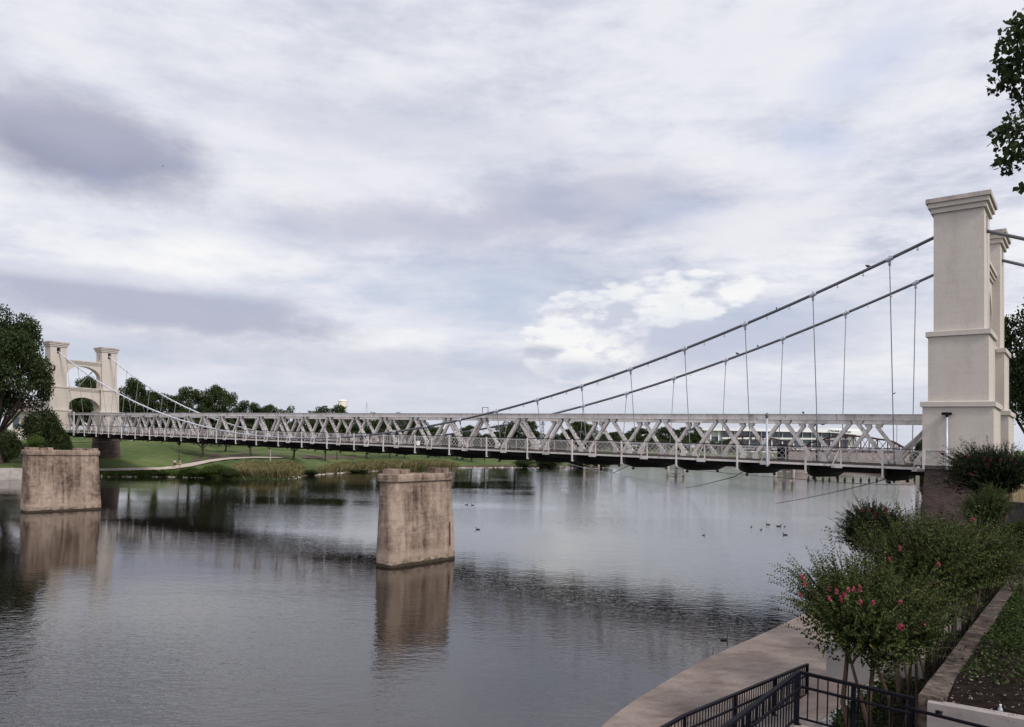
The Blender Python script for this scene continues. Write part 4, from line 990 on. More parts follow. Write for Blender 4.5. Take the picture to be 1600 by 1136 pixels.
for x, top, lm, lab in ((862, 682, L_mid, 'low green thicket at the foot of the big pylon'), (932, 682, L_dark, 'low dark thicket between the trees behind the right truss'), (975, 680, L_mid, 'low green thicket below the rounded tree left of the bents'), (1020, 680, L_dark, 'low dark thicket behind the truss above the middle bent'), (1062, 682, L_mid, 'low green thicket at the foot of the tree beside the arena'), (1105, 686, L_dark, 'low dark thicket at the left end of the arena'), (780, 680, L_dark, 'low dark thicket under the large tree left of the big pylon'), (716, 680, L_mid, 'low green thicket below the chord frame')):
    far_tree(x, top, 56, 690 if x > 900 else 350, 'bush', lm, lab, 'thicket', 'thickets behind the right half of the truss')
far_tree(1440, 676, 40, 120, 'round', L_mid, 'small tree seen through the last bay of the truss', group=None)
# park trees whose trunks show beneath the deck
for x, by, top, w, kind, lm, lab in ((318, 714, 655, 92, 'park', L_dark, 'dark park tree with thick trunk beyond the two walkers'), (392, 713, 660, 66, 'park', L_dark, 'park tree with leaning dark trunk where the path bends'),
    (458, 719, 662, 74, 'park', L_mid, 'park tree with dark trunk behind the tan reeds'), (508, 721, 668, 50, 'park', L_mid, 'slender park tree between the two reed beds'),
    (573, 717, 664, 62, 'park', L_dark, 'park tree with dark trunk above the green reed bed'), (609, 716, 668, 50, 'park', L_mid, 'park tree left of the lone mid river pier top'),
    (632, 716, 668, 44, 'park', L_mid, 'park tree above the mid river pier top'), (687, 716, 672, 44, 'park', L_mid, 'park tree right of the mid river pier top'),
    (714, 718, 674, 38, 'park', L_mid, 'small park tree on the lawn beyond the reeds'), (737, 722, 672, 60, 'park', L_dark, 'park tree nearest the pale shoreline stones'),
    (757, 720, 676, 40, 'park', L_mid, 'park tree right of the pale shoreline stones'), (352, 706, 668, 60, 'park', L_dark, 'dark park tree up the slope behind the path')):
    b, Y = hit(x, by); h = P(x, top, Y).z-b.z; pr, wp = PR[kind]
    plant('park_tree', lab, 'tree', pr, b-Vector((0, 0, .1)), h, w*Y/FPX, wp, lm, RNG.uniform(0, 6), 'park trees under the deck')
for x, by, top, w, lm, lab in ((858, 730, 712, 60, L_mid, 'green waterside bush at the end of the far lawn'), (905, 730, 714, 50, L_dark, 'dark waterside bush behind the leftmost trestle posts'), (940, 730, 713, 44, L_dark, 'last dark bush on the far bank before open water'),
    (300, 741, 728, 48, L_bright, 'bright green shrub on the bank below the two walkers'), (336, 742, 724, 60, L_bright, 'leafy green shrub left of the tan reeds'), (255, 744, 737, 40, L_dark, 'low dark shrub at the water edge below the path'),
    (362, 742, 731, 44, L_mid, 'low shrub at the left foot of the tan reeds'), (482, 742, 733, 40, L_dark, 'dark low shrub between the reed beds at the water'), (820, 729, 716, 44, L_mid, 'rounded green bush on the far lawn near open water'), (555, 739, 733, 60, L_dark, 'low dark fringe of shrubs below the green reeds')):
    Y = shore(x)*1.012; b = XZ(x, Y, tz(x, Y)-.2); pr, wp = PR['bush']
    plant('waterside_bush', lab, 'bush', pr, b, P(x, top, Y).z-b.z, w*Y/FPX, wp, lm, RNG.uniform(0, 6), 'bushes on the far bank')
t_, c, px, py, ln, zt = pl_
pr, wp = PR['bush']; plant('pier_bush', 'small bright green bush sprouting on top of the left river pier', 'bush', pr, Vector((c.x, c.y, zt))-px*(ln*.34)+py*.4, 1.45, 2.0, wp, L_bright, 1.0)
# reeds and water plants
def blades(name, label, spots, n, hgt, m, seed):
    rng = np.random.default_rng(seed); V = []
    for i in range(n):
        x = rng.uniform(spots[0][0], spots[-1][0]); y0 = np.interp(x, [s[0] for s in spots], [s[1] for s in spots]); y1 = np.interp(x, [s[0] for s in spots], [s[2] for s in spots])
        k = rng.uniform(0, 1); Ya_, Yb_ = shore(x)*1.0, shore(x)*1.0
        f = y0+(y1-y0)*k; Y = shore(x)*f; b = np.array(XZ(x, Y, tz(x, Y)-.1)); h = hgt*rng.uniform(.6, 1.15)*np.interp(x, [s[0] for s in spots], [s[3] for s in spots]); w = rng.uniform(.06, .14)
        d = rng.normal(size=2)*.28*h; a = rng.uniform(0, 3.14); s = np.array([math.cos(a)*w, math.sin(a)*w, 0])
        V.append((b-s*.6, b+s*.6, b+s*.45+np.array([d[0], d[1], h]), b-s*.45+np.array([d[0]*1.1, d[1]*1.1, h*.97])))
    me = quads_mesh(name, np.array(V)); me.materials.append(m); o = put(name, me); tag(o, label, kind='stuff'); return o
blades('reed_bed', 'tan topped reeds on the spit of the far bank', [(366, 1.02, 1.10, .7), (385, 1.02, 1.12, 1), (455, 1.02, 1.12, 1), (474, 1.02, 1.08, .6)], 12000, 1.7, L_reed, 1)
blades('reed_bed', 'green and tan reeds along the far bank behind the mid river pier', [(500, 1.012, 1.05, .6), (530, 1.01, 1.07, .9), (640, 1.008, 1.06, 1), (690, 1.005, 1.05, 1), (716, 1.004, 1.03, .5)], 15000, 1.8, L_reed, 2)
blades('rough_grass', 'rough grass along the left bank beside the footpath', [(160, 1.004, 1.02, .8), (250, 1.004, 1.022, 1), (370, 1.004, 1.05, 1)], 5000, .8, L_bright, 3)
blades('water_plants', 'low dark green water plants at the edge of the spit', [(330, .995, 1.012, .8), (400, .99, 1.02, 1), (470, .99, 1.015, .7)], 3000, .55, L_mid, 4)
rng = np.random.default_rng(9); mb = MB()
for (x0, x1, n, f0) in ((380, 470, 70, 1.004), (478, 590, 60, 1.004), (690, 850, 110, 1.002), (160, 330, 50, 1.003), (860, 900, 40, 1.01)):
    for i in range(n):
        x = rng.uniform(x0, x1); Y = shore(x)*(f0+abs(rng.normal())*.006); q = XZ(x, Y, tz(x, Y)+.02); s = rng.uniform(.12, .34); mb.ball(q, (s*1.3, s, s*.6), 6, 4)
M_stone = lump('pale_shore_stone', (0.25, 0.22, 0.2), (0.5, 0.46, 0.43), 1.2, 0.9)
tag(obj('shore_stones', mb, M_stone), 'pale stones scattered along the far water line', kind='stuff')
# tree behind the near tower
far = PR['broad']
plant('tree', 'big dark tree behind the near tower at the right edge', 'tree', far[0], Vector((48.6, 66, -4.5)), P(1600, 418, 66).z+4.5, 12.0, far[1], L_dark, 2.2)
plant('tree', 'second dark tree further right behind the near tower', 'tree', PR['round'][0], Vector((60, 74, -4.5)), 17, 14, PR['round'][1], L_dark, .7)

# ------------------------------------------------------------------ crape myrtles: vase of stems, arching leafy sprays, blossom at the tips
def myrtle(name, label, base, cen, rad, nstem, ntwig, leafsize, lm, fm, nflower, seed, twl=(.5, 1.1), stem_r=.04, fill=3500, group='crape myrtles', up=.45, leaves=28, stalk=True, flsize=.042):
    rng = np.random.default_rng(seed); rnd = random.Random(seed)
    base, cen = Vector(base), Vector(cen); rad = np.array(rad); t = thing(name, label, 'shrub', base, group)
    origin = np.array(cen)-np.array([0, 0, rad[2]*.95]); c = np.array(cen)
    st = MB(); heads = []
    for i in range(nstem):
        a = 2*math.pi*i/nstem+rnd.uniform(-.5, .5); b0 = base+Vector((math.cos(a)*.28, math.sin(a)*.22, -.1))
        d = rng.normal(size=3); d /= np.linalg.norm(d); h1 = Vector(c+d*rad*.35-np.array([0, 0, rad[2]*.45])); m1 = b0.lerp(h1, .5)+Vector((math.cos(a)*.12+rnd.uniform(-.16, .16), math.sin(a)*.1, rnd.uniform(-.15, .15)))
        tip = Vector(c+np.array([math.cos(a)*rad[0]*.5, math.sin(a)*rad[1]*.5, rad[2]*.45])); r = stem_r*rnd.uniform(.7, 1.2)
        st.tube([b0, b0.lerp(m1, .5)+Vector((rnd.uniform(-.05, .05), rnd.uniform(-.05, .05), 0)), m1, h1, h1.lerp(tip, .5), tip], [r*1.15, r, r*.9, r*.65, r*.4, r*.12], 8); heads += [h1, h1.lerp(tip, .5)]
    LP, LA, LS, FP = [], [], [], []; tw = MB(); tips = []
    nl = 9; ld = rng.normal(size=(nl, 3)); ld /= np.linalg.norm(ld, axis=1)[:, None]; LC = ld*rad*rng.uniform(.30, .62, nl)[:, None]; LC[0] = 0; LR = rng.uniform(.38, .66, nl); LR[0] = .7
    for i in range(ntwig):
        d = rng.normal(size=3); d /= np.linalg.norm(d)
        if d[2] < -.55: d[2] *= -.5
        lb = rng.integers(nl); s = c+LC[lb]+d*rad*LR[lb]*rng.uniform(.35, .95); o = (s-origin); o /= np.linalg.norm(o); dirv = o*.75+d*.45+np.array([0, 0, up*rng.uniform(-.3, 1)]); dirv /= np.linalg.norm(dirv)
        ln = rng.uniform(*twl); n = leaves; tt = np.linspace(.05, 1, n)[:, None]; droop = rng.uniform(.05, .38)*ln
        pts = s+dirv*ln*tt+np.array([0, 0, -1])*droop*tt**2
        side = np.cross(dirv, rng.normal(size=3)); side /= np.linalg.norm(side); sgn = np.where(np.arange(n) % 2 == 0, 1, -1)[:, None]
        rot = rng.normal(size=(n, 3))*.18; ax = side*sgn+dirv*.55+rot; ax /= np.linalg.norm(ax, axis=1)[:, None]
        sz = leafsize*rng.uniform(.75, 1.25, n)*(1.1-.45*tt[:, 0]); LP.append(pts+ax*sz[:, None]*.45); LA.append(ax); LS.append(sz)
        tips.append(pts[-1])
        if i % 3 == 0: tw.tube([Vector(s), Vector(pts[n//2]), Vector(pts[-1])], [.007, .005, .002], 3, False)
    if fill:
        d = rng.normal(size=(fill, 3)); d /= np.linalg.norm(d, axis=1)[:, None]; lb = rng.integers(nl, size=fill); LP.append(c+LC[lb]+d*rad*LR[lb][:, None]*(rng.uniform(.1, 1, fill)**.6)[:, None]); LA.append(rng.normal(size=(fill, 3))); LS.append(leafsize*rng.uniform(.8, 1.5, fill))
    LP, LA, LS = np.concatenate(LP), np.concatenate(LA), np.concatenate(LS)
    me = leaf_quads('foliage', LP-np.array(base), LS, rng, LA, .52, 0.0, .18); me.materials.append(lm); put('foliage', me, t)
    obj('stem', st, M_myrtlebark, t, smooth=True); obj('twig', tw, M_myrtlebark, t)
    if nflower:
        tips = np.array(tips); view = -tips/np.linalg.norm(tips, axis=1)[:, None]
        score = ((tips-c)/rad*view).sum(1)+((tips-c)/rad)[:, 2]*.35-((tips-c)/rad)[:, 0]*.30+.9*np.sin((tips*np.array([2.3, 1.7, 2.9])).sum(1)+seed)+rng.normal(size=len(tips))*.3
        for k in np.argsort(-score)[:nflower*2:2]:
            q = tips[k]; n = 60; L_ = rng.uniform(.05, .17); z = rng.uniform(0, 1, n); d = rng.normal(size=(n, 3)); d /= np.linalg.norm(d, axis=1)[:, None]
            o = (q-origin); o /= np.linalg.norm(o)
            pt = q+o*z[:, None]*L_*.85+d*(.040*(1-.6*z)*rng.uniform(.4, 1, n))[:, None]
            fme = leaf_quads('blossom', pt-np.array(base), flsize*rng.uniform(.6, 1.2, n), rng, None, .9); fme.materials.append(fm); put('blossom', fme, t)
    return t
Yb = 15.6
myrtle('crape_myrtle', 'large green crape myrtle with pink blossom in front of the promenade', XZ(1372, 15.4, -6.55), P(1356, 978, Yb), (1.25, 1.2, 1.27), 5, 950, .08, L_myrtle, L_pink, 16, 1, (.6, 1.3), fill=7000, stem_r=.06)
myrtle('crape_myrtle', 'green crape myrtle right of the large pink blossomed one', XZ(1425, 18.2, -6.5), P(1432, 915, 18.6), (1.5, 1.3, 1.3), 4, 900, .086, L_myrtle, L_pink, 4, 2, (.7, 1.6), fill=7000, stem_r=.055)
myrtle('crape_myrtle', 'dark crape myrtle with dull red blossom behind the others at the water', XZ(1375, 24, -6.5), P(1368, 842, 24.0), (1.1, 1.1, .85), 5, 900, .07, L_myrtledark, L_red, 9, 3, (.4, .9), flsize=.06, fill=9000)
myrtle('crape_myrtle', 'sprawling green crape myrtle against the old retaining wall', XZ(1480, 21.5, -6.4), P(1492, 882, 21.5), (1.25, 1.3, .95), 4, 850, .086, L_myrtle, L_pink, 0, 4, (.7, 1.5), fill=7000)
myrtle('crape_myrtle', 'farthest green crape myrtle along the old retaining wall', XZ(1500, 25.5, -6.4), P(1522, 872, 26), (1.25, 1.3, .9), 4, 800, .086, L_myrtle, L_pink, 0, 5, (.6, 1.4), fill=7000)
myrtle('crape_myrtle', 'lower green crape myrtle beside the wall behind the landing rail', XZ(1436, 16.2, -6.5), P(1434, 985, 16.0), (.75, .9, .62), 3, 520, .085, L_myrtle, L_pink, 3, 6, (.35, .7), fill=4000)
myrtle('crape_myrtle', 'big dark crape myrtle with red blossom tips before the near tower', XZ(1560, 37, -5.5), P(1562, 742, 37.0), (2.15, 2.0, 1.35), 5, 1500, .10, L_myrtledark, L_red, 12, 7, (.7, 1.5), up=.7, fill=16000, flsize=.10)
myrtle('young_tree', 'feathery light green young tree below the dark crape myrtle', XZ(1540, 31, -5.9), P(1536, 806, 31), (.95, .95, 1.05), 3, 700, .07, L_mid, L_pink, 0, 8, (.4, .9), group=None, up=.7, fill=6000)
myrtle('hedge_bush', 'green clipped hedge bush at the right edge above the old wall', XZ(1592, 29, -5.2), P(1590, 846, 29.5), (1.3, 1.0, .85), 4, 500, .06, L_cover, L_pink, 0, 9, (.25, .55), group=None, fill=6000)
myrtle('hedge_bush', 'rounded dark bush at the right end of the old wall', XZ(1550, 32, -5.9), P(1560, 862, 31.5), (1.3, 1.0, .7), 4, 420, .06, L_myrtledark, L_pink, 0, 10, (.3, .7), group=None, fill=4000)
myrtle('bank_shrub', 'low scrubby shrub at the foot of the dark stone foundation', XZ(1460, 36, -6.6), P(1462, 838, 36), (1.6, 1.0, .7), 4, 420, .065, L_myrtle, L_pink, 0, 11, (.4, .9), group=None, fill=3500)
# thin trunks of the row along the wall
mb = MB()

# ------------------------------------------------------------------ overhanging tree at the top right
base = Vector((13.2, 13.0, -4.0)); t = thing('overhanging_tree', 'broad leaved branches hanging into the top right corner', 'tree', base)
rng = np.random.default_rng(12); Yt = 14.0
tr = MB(); tr.tube([base-Vector((0, 0, .4)), base+Vector((0, 0, 2)), base+Vector((-.2, .2, 6)), base+Vector((-.3, .4, 11)), base+Vector((-.2, .5, 15))], [.34, .27, .22, .14, .04], 10)
LP = []
for x, y, w, h, n in ((1606, 92, 52, 62, 420), (1592, 50, 26, 32, 150), (1578, 96, 24, 26, 110), (1572, 128, 20, 14, 60), (1612, 150, 30, 30, 130), (1608, 222, 52, 42, 380), (1576, 204, 24, 18, 90), (1584, 250, 24, 16, 90), (1606, 288, 12, 9, 26), (1660, 120, 70, 130, 700), (1680, 260, 70, 90, 500), (1655, 30, 60, 60, 300)):
    c = np.array(P(x, y, Yt)); r = np.array([w*Yt/FPX, .55, h*Yt/FPX]); d = rng.normal(size=(n, 3)); d /= np.linalg.norm(d, axis=1)[:, None]; LP.append(c+d*r*(rng.uniform(.0, 1, n)**.5)[:, None])
    q = Vector(c)
    tr.tube([base+Vector((-.25, .35, min(14, max(4, q.z-base.z-1.0)))), q.lerp(base+Vector((-.25, .35, q.z-base.z)), .5)+Vector((0, 0, -.1)), q], [.06, .04, .012], 6)
LP = np.concatenate(LP); ax = rng.normal(size=(len(LP), 3))*.6+np.array([0, 0, -1.0])
me = leaf_quads('foliage', LP-np.array(base), rng.uniform(.085, .15, len(LP)), rng, ax, .85); me.materials.append(L_cotton); put('foliage', me, t)
obj('trunk', tr, M_bark, t, smooth=True)
# ================================================================== near bank
DD = Vector((.64, .76, 0)).normalized(); NN = Vector((.76, -.64, 0)).normalized()
# promenade: its edge follows the water in a curve
ZW = -6.6
edge = [(700, 1500), (790, 1330), (860, 1220), (937, 1137), (975, 1105), (1022, 1075), (1069, 1047), (1120, 1021), (1175, 997), (1217, 977.5), (1251, 961), (1300, 938), (1335, 921)]
E_ = [G(x, y, ZW) for x, y in edge]; last = E_[-1]
E_ += [Vector((15.6, 33.5, ZW)), Vector((20, 39, ZW)), Vector((24.2, 43.8, ZW)), Vector((26.2, 46.5, ZW))]
sm = []
for i in range(len(E_)-1):
    p0, p1, p2, p3 = E_[max(i-1, 0)], E_[i], E_[i+1], E_[min(i+2, len(E_)-1)]
    for j in range(5):
        t = j/5; sm.append(.5*((2*p1)+(p2-p0)*t+(2*p0-5*p1+4*p2-p3)*t*t+(3*p1-p0-3*p2+p3)*t*t*t))
sm.append(E_[-1]); mb = MB(); prev = None
for q in sm:
    k = mb._p([q+Vector((-.02, 0, -1.6)), q+Vector((-.02, 0, -.03)), q+Vector((.02, 0, 0)), q+NN*16])
    if prev is not None: mb.f += [(prev, k, k+1, prev+1), (prev+1, k+1, k+2, prev+2), (prev+2, k+2, k+3, prev+3)]
    prev = k
structure('promenade', mb, M_walk)
# retaining wall line
L0 = P(1434.6, 1083.5, 12.0); L1 = P(1570.6, 910, 32.7); wd = (L1-L0); L1 = L0+wd*1.12; wd = (L1-L0); wf = Vector((wd.x, wd.y, 0)).normalized(); wn = Vector((wf.y, -wf.x, 0))
mb = MB(); rings_ = []
rw = random.Random(3)
N_ = 46
for i in range(N_+1):
    q = L0+wd*(i/N_); w = .36+.13*i/N_; j = lambda: rw.uniform(-.012, .012)
    rings_.append(mb._p([(q.x+j(), q.y, -7.0), (q.x+j(), q.y+j(), q.z-.02), tuple(q+wn*.02+Vector((0, 0, j()*.6))), tuple(q+wn*(w*.5)+Vector((0, 0, j()*.6))), tuple(q+wn*(w-.02)+Vector((0, 0, j()*.6))), tuple(q+wn*w+Vector((j(), 0, -.025))), tuple(q+wn*w+Vector((0, 0, -2.2)))]))
for a, b in zip(rings_, rings_[1:]): mb.f += [(a+i, b+i, b+i+1, a+i+1) for i in range(6)]
mb.f += [tuple(rings_[0]+i for i in range(7)), tuple(rings_[-1]+i for i in reversed(range(7)))]
tag(obj('retaining_wall', mb, M_oldwall, loc=L0-Vector((0, 0, 2.6))), 'old mossy stone retaining wall running away along the lawn', 'wall')
# planting bed between promenade and wall
mb = MB(); prev = None
bed_in = [G(1283, 1150, -6.5)+Vector((-.2, -2.0, 0)), G(1290, 1136, -6.5), G(1352, 1084, -6.5), G(1408, 1046, -6.5), Vector((16.5, 26.5, -6.5)), Vector((20.5, 33, -6.5)), Vector((23.5, 38, -6.5))]
for i, q in enumerate(bed_in):
    s = max(0.0, (q-L0).dot(wf)); o = L0+wf*s; o = Vector((o.x, o.y, -6.2)); k = mb._p([q+Vector((0, 0, .04)), q.lerp(o, .3)+Vector((0, 0, .12)), q.lerp(o, .65)+Vector((0, 0, .15)), o+wn*.2])
    if prev is not None: mb.f += [(prev+j, k+j, k+j+1, prev+j+1) for j in range(3)]
    prev = k
structure('planting_bed', mb, M_soil, smooth=True)
mb = MB()
for a, b in zip(bed_in[:4], bed_in[1:4]):
    n = max(1, int((b-a).length/.62))
    for i in range(n):
        p, q = a.lerp(b, i/n+.008), a.lerp(b, (i+1)/n-.008); mb.bar(p+Vector((0, 0, -.02)), q+Vector((0, 0, -.02)), .24, .26)
tag(obj('stone_kerb', mb, M_kerb, loc=bed_in[1]), 'grey stone kerb edging the planting bed below the landing', 'kerb')
# lawn above the wall
mb = MB(); prev = None
for i in range(41):
    s = i/40; q = L0+wd*s*1.0; w = .36+.13*s; o = q+wn*(w-.01)
    row = [o+wn*d+Vector((0, 0, -.16-.3*max(0, min(1, (.28-s)/.06))+(.05*math.sin(d*1.7+i*.5)+.03*math.sin(d*4.1-i*.9) if d > .2 else 0)+.03*d)) for d in (0, .3, .7, 1.2, 2, 3, 4.5, 7, 12, 24)]
    k = mb._p(row)
    if prev is not None: mb.f += [(prev+j, k+j, k+j+1, prev+j+1) for j in range(9)]
    prev = k
structure('lawn', mb, M_lawn, smooth=True)
lwa, lwb = P(1449, 1097.5, 11.78), P(1600, 1124.5, 11.0); lwe = (lwb-lwa); lwn = Vector((lwe.y, -lwe.x, 0)).normalized()
if lwn.y < 0: lwn = -lwn
def s_start(d):
    s = -.4
    while s < .3:
        q = L0+wd*s+wn*(.38+d)
        if (q-lwa).dot(lwn) > .21: return s
        s += .002
    return s
mb = MB(); prev = None; SD = (0, .3, .6, 1, 1.5, 2, 2.6, 3.3, 4.2, 5.5, 7.5); S0 = [s_start(d) for d in SD]
for i in range(14):
    def soilp(d, s0):
        s = s0+(.25-s0)*i/13; q = L0+wd*s; q.z = L0.z+wd.z*max(s, 0)-.03; return q+wn*(.36+.13*max(s, 0)+.02+d)+Vector((0, 0, (-.16, -.06, .02)[i] if i < 3 else .06+.02*d+(.03*math.sin(i*1.3+d*2)+.04*math.sin(d*1.7+i*.9) if d > .2 and i > 2 else 0)))
    k = mb._p([soilp(d, s0) for d, s0 in zip(SD, S0)])
    if prev is not None: mb.f += [(prev+j, k+j, k+j+1, prev+j+1) for j in range(10)]
    prev = k
structure('bare_soil', mb, M_soil, smooth=True)


rng = np.random.default_rng(21)
def lawn_pt(s, d): q = L0+wd*s; q.z = L0.z+wd.z*max(s, 0); return q+wn*(.4+.13*s+d)+Vector((0, 0, -.14+.03*d))
n = 42000; s = rng.uniform(.085, .99, n)**1.15; d = rng.uniform(0, 1, n)**1.3*6.5
keep = (s > .175+.05*np.sin(d*2.3)+.04*np.sin(d*5+1)) | (rng.uniform(0, 1, n) < .30)
s, d = s[keep], d[keep]
q = np.array(L0)[None]+np.array(wd)[None]*s[:, None]+np.array(wn)[None]*(.4+.13*s+d)[:, None]; q[:, 2] += -.07+.03*d+np.abs(rng.normal(size=len(s)))*.06+.10*(s < .26)
me = leaf_quads('ground_cover', q, rng.uniform(.05, .11, len(q)), rng, None, .6, .3); me.materials.append(L_cover); tag(put('ground_cover', me), 'low leafy ground cover on the bank right of the old wall', kind='stuff')
n = 1500; s = rng.uniform(-.03, .24, n); d = rng.uniform(0, 5, n); q = np.array([lawn_pt(a, b) for a, b in zip(s, d)])+np.array([0, 0, .20])
M_litter = lump('dry_leaf_litter', (0.06, 0.042, 0.034), (0.22, 0.17, 0.15), 30, 0.9)
me = leaf_quads('leaf_litter', q, rng.uniform(.02, .075, n), rng, None, .5, .7); me.materials.append(M_litter); tag(put('leaf_litter', me), 'dry leaf litter on the dark soil behind the low wall', kind='stuff')
n = 16000; V = []
A0, A1, A2 = bed_in[1], bed_in[3], bed_in[5]
ss = rng.uniform(0, 1, n); k_ = rng.uniform(0, 1, n); q = np.empty((n, 3))
bi = np.array([tuple(v) for v in bed_in]); par = np.linspace(0, 1, len(bi)); 
for c in range(3): q[:, c] = np.interp(ss, par, bi[:, c])
Lh = np.array(L0); wfh = np.array(wf); pr_ = np.maximum(0, ((q-Lh)*np.array([1, 1, 0])@wfh)); o = Lh+wfh*pr_[:, None]; q = q+(o-q)*(k_*.96+.03)[:, None]; q[:, 2] = -6.36+rng.uniform(0, .22, n)
me = leaf_quads('bed_plants', q, rng.uniform(.06, .13, n), rng, None, .6, .2); me.materials.append(L_cover); tag(put('bed_plants', me), 'low green plants covering the planting bed under the crape myrtles', kind='stuff')
# thin trunks of the shrub row against the wall
M_darktrunk = lump('dark_wet_bark', (0.008, 0.006, 0.006), (0.03, 0.022, 0.02), 6, 0.95)
for i in range(8):
    s = .16+.065*i; b = L0+wd*s-wn*(.32+.16*(i % 2)); b.z = -6.3; tp = Vector((b.x-.05+.1*math.sin(i*2.1), b.y, L0.z+wd.z*s+.45-.06*i)); mb = MB()
    mb.tube([b, b.lerp(tp, .4)+Vector((.06*math.sin(i), .03, 0)), tp], [.04, .032, .02], 7); mb.tube([b+Vector((.14, .1, 0)), tp+Vector((.3, .3, -.1))], [.028, .015], 6)
    tag(obj('shrub_trunk', mb, M_darktrunk, smooth=True, loc=b), 'thin dark trunk in the row against the old retaining wall', 'trunk', 'trunks against the old wall')
# pale low wall closing the lawn, and the grey wall behind the big shrub
a, b = P(1449, 1097.5, 11.78), P(1600, 1124.5, 11.0); e = (b-a); b2 = a+e*4; en = Vector((e.y, -e.x, 0)).normalized()
if en.y < 0: en = -en
mb = MB(); mb.hexa([a-Vector((0, 0, 2.4)), b2-Vector((0, 0, 2.4)), b2+en*.22-Vector((0, 0, 2.4)), a+en*.22-Vector((0, 0, 2.4))], [a, b2, b2+en*.22, a+en*.22])
tag(obj('low_wall', mb, M_lowwall, loc=a-Vector((0, 0, 1))), 'pale smooth rendered wall with a handrail at the bottom right', 'wall')
w0, w1 = G(1290.5, 1056, ZW), None; w1 = w0+Vector((.80, -.60, 0))*2.5
mb = MB(); th = DD*.3; mb.hexa([w0, w1, w1+th, w0+th], [w0+Vector((-.0, 0, 1.02)), w1+Vector((0, 0, 1.02)), w1+th+Vector((0, 0, 1.02)), w0+th+Vector((0, 0, 1.02))])
tag(obj('screen_wall', mb, M_smoothwall, loc=w0), 'smooth light grey wall on the promenade behind the pink crape myrtle', 'wall')
mb = MB(); a, b = XZ(1564, 38.6, -6), XZ(1640, 36, -6); mb.hexa([a-Vector((0, 0, 1)), b-Vector((0, 0, 1)), b+Vector((.2, .5, -1)), a+Vector((.2, .5, -1))], [a+Vector((0, 0, 3.7)), b+Vector((0, 0, 3.7)), b+Vector((.2, .5, 3.7)), a+Vector((.2, .5, 3.7))])
tag(obj('grey_wall', mb, M_rock, loc=a), 'dark grey wall under the big dark crape myrtle at the right edge', 'wall')
# rising bank around and behind the near tower
sh = [(31, 13.6), (36, 17.6), (44, 24.4), (47.6, 27.2), (60, 38), (86, 58), (110, 75), (135, 84), (160, 92), (205, 112), (270, 160)]
mb = MB(); prev = None
for i in range(60):
    Y = 31*(270/31)**(i/59); x = np.interp(Y, [a for a, _ in sh], [b for _, b in sh]); row = []
    for d, z in ((-.6, -8), (0, -6.68), (3, -6.62), (6.5, -6.4), (9, -5.9), (14, -4.9), (22, -4.2), (40, -3.5), (130, -1)): row.append((x+d, Y-.25*d, z+.08*math.sin(d*1.3+i)))
    k = mb._p(row)
    if prev is not None: mb.f += [(prev+j, k+j, k+j+1, prev+j+1) for j in range(8)]
    prev = k
structure('near_river_bank', mb, M_ground, smooth=True)

# ------------------------------------------------------------------ ramp, landing and black railings
A = P(1248, 1050, 13.2); C_ = P(1262, 1038, 20.0); D_ = P(1070, 1118, 14.45); HR = .93
E2 = D_-DD*2.2+Vector((0, 0, .02)); F_ = P(1133, 1136, 10.8); F2 = A+(F_-A)*2.0
B_ = P(1428, 1092, 12.05)
def floor(name, pts, drop, m):
    mb = MB(); a = [Vector(p) for p in pts]; mb.hexa([Vector((v.x, v.y, -6.75)) for v in a], a); return structure(name, mb, m)
dz = Vector((0, 0, -HR))
M_ramp = lump('ramp_concrete', (0.19, 0.155, 0.14), (0.29, 0.245, 0.225), 1.6, 0.9, bs=.15)
floor('lower_ramp', [D_+dz, D_+dz+NN*2.0, C_+dz+NN*2.0, C_+dz], 0, M_ramp)
floor('ramp_turn', [E2+dz-DD*1.5, E2+dz-DD*1.5+NN*4.2, D_+dz+NN*4.2-Vector((0, 0, .004)), D_+dz-Vector((0, 0, .004))], 0, M_ramp)
floor('upper_ramp', [F2+dz, F2+dz+NN*1.95, B_+dz-Vector((0, 0, .0)), A+dz], 0, M_ramp)
def railing(label, pts, nface, spacing=.135, posts=None, hand=.24, handoff=.09, endpost=(True, True)):
    """guard rail along the top line pts; nface points to the side that carries the lower handrail"""
    t = thing('guard_railing', label, 'railing', Vector(pts[0])+dz)
    mb = MB(); mb2 = MB(); mb3 = MB(); mb4 = MB()
    for a, b in zip(pts, pts[1:]):
        mb.bar(a, b, .075, .05); mb4.bar(a-Vector((0, 0, HR-.11)), b-Vector((0, 0, HR-.11)), .032, .032)
        h0, h1 = a+nface*handoff-Vector((0, 0, hand)), b+nface*handoff-Vector((0, 0, hand)); mb2.tube([h0, h1], .026, 8)
        n = max(2, int((b-a).length/spacing))
        for i in range(1, n): q = a.lerp(b, i/n); mb3.bar(q-Vector((0, 0, HR-.11)), q-Vector((0, 0, .02)), .018, .018, (1, 0, 0))
    obj('top_rail', mb, M_black, t); obj('handrail', mb2, M_black, t); obj('bottom_rail', mb4, M_black, t); obj('pickets', mb3, M_black, t)
    for q in posts:
        mb = MB(); mb.bar(q+dz, q-Vector((0, 0, .015)), .06, .06, (1, 0, 0)); mb.box((q.x-.06, q.y-.06, q.z-HR), (q.x+.06, q.y+.06, q.z-HR+.015)); mb.bar(q-Vector((0, 0, hand+.02)), q+nface*handoff-Vector((0, 0, hand+.02)), .03, .012); obj('post', mb, M_black, t)
    return t
railing('long black metal railing on the water side of the lower ramp', [C_, D_, E2, E2-DD*1.5], NN, posts=[C_-DD*.03, C_.lerp(D_, .333), C_.lerp(D_, .666), D_, E2])
railing('black metal railing between the two ramps, nearest the camera', [A-DD*.05, F2], NN*1.0, posts=[A-DD*.04, A.lerp(F2, .36), A.lerp(F2, .72)], handoff=.07)
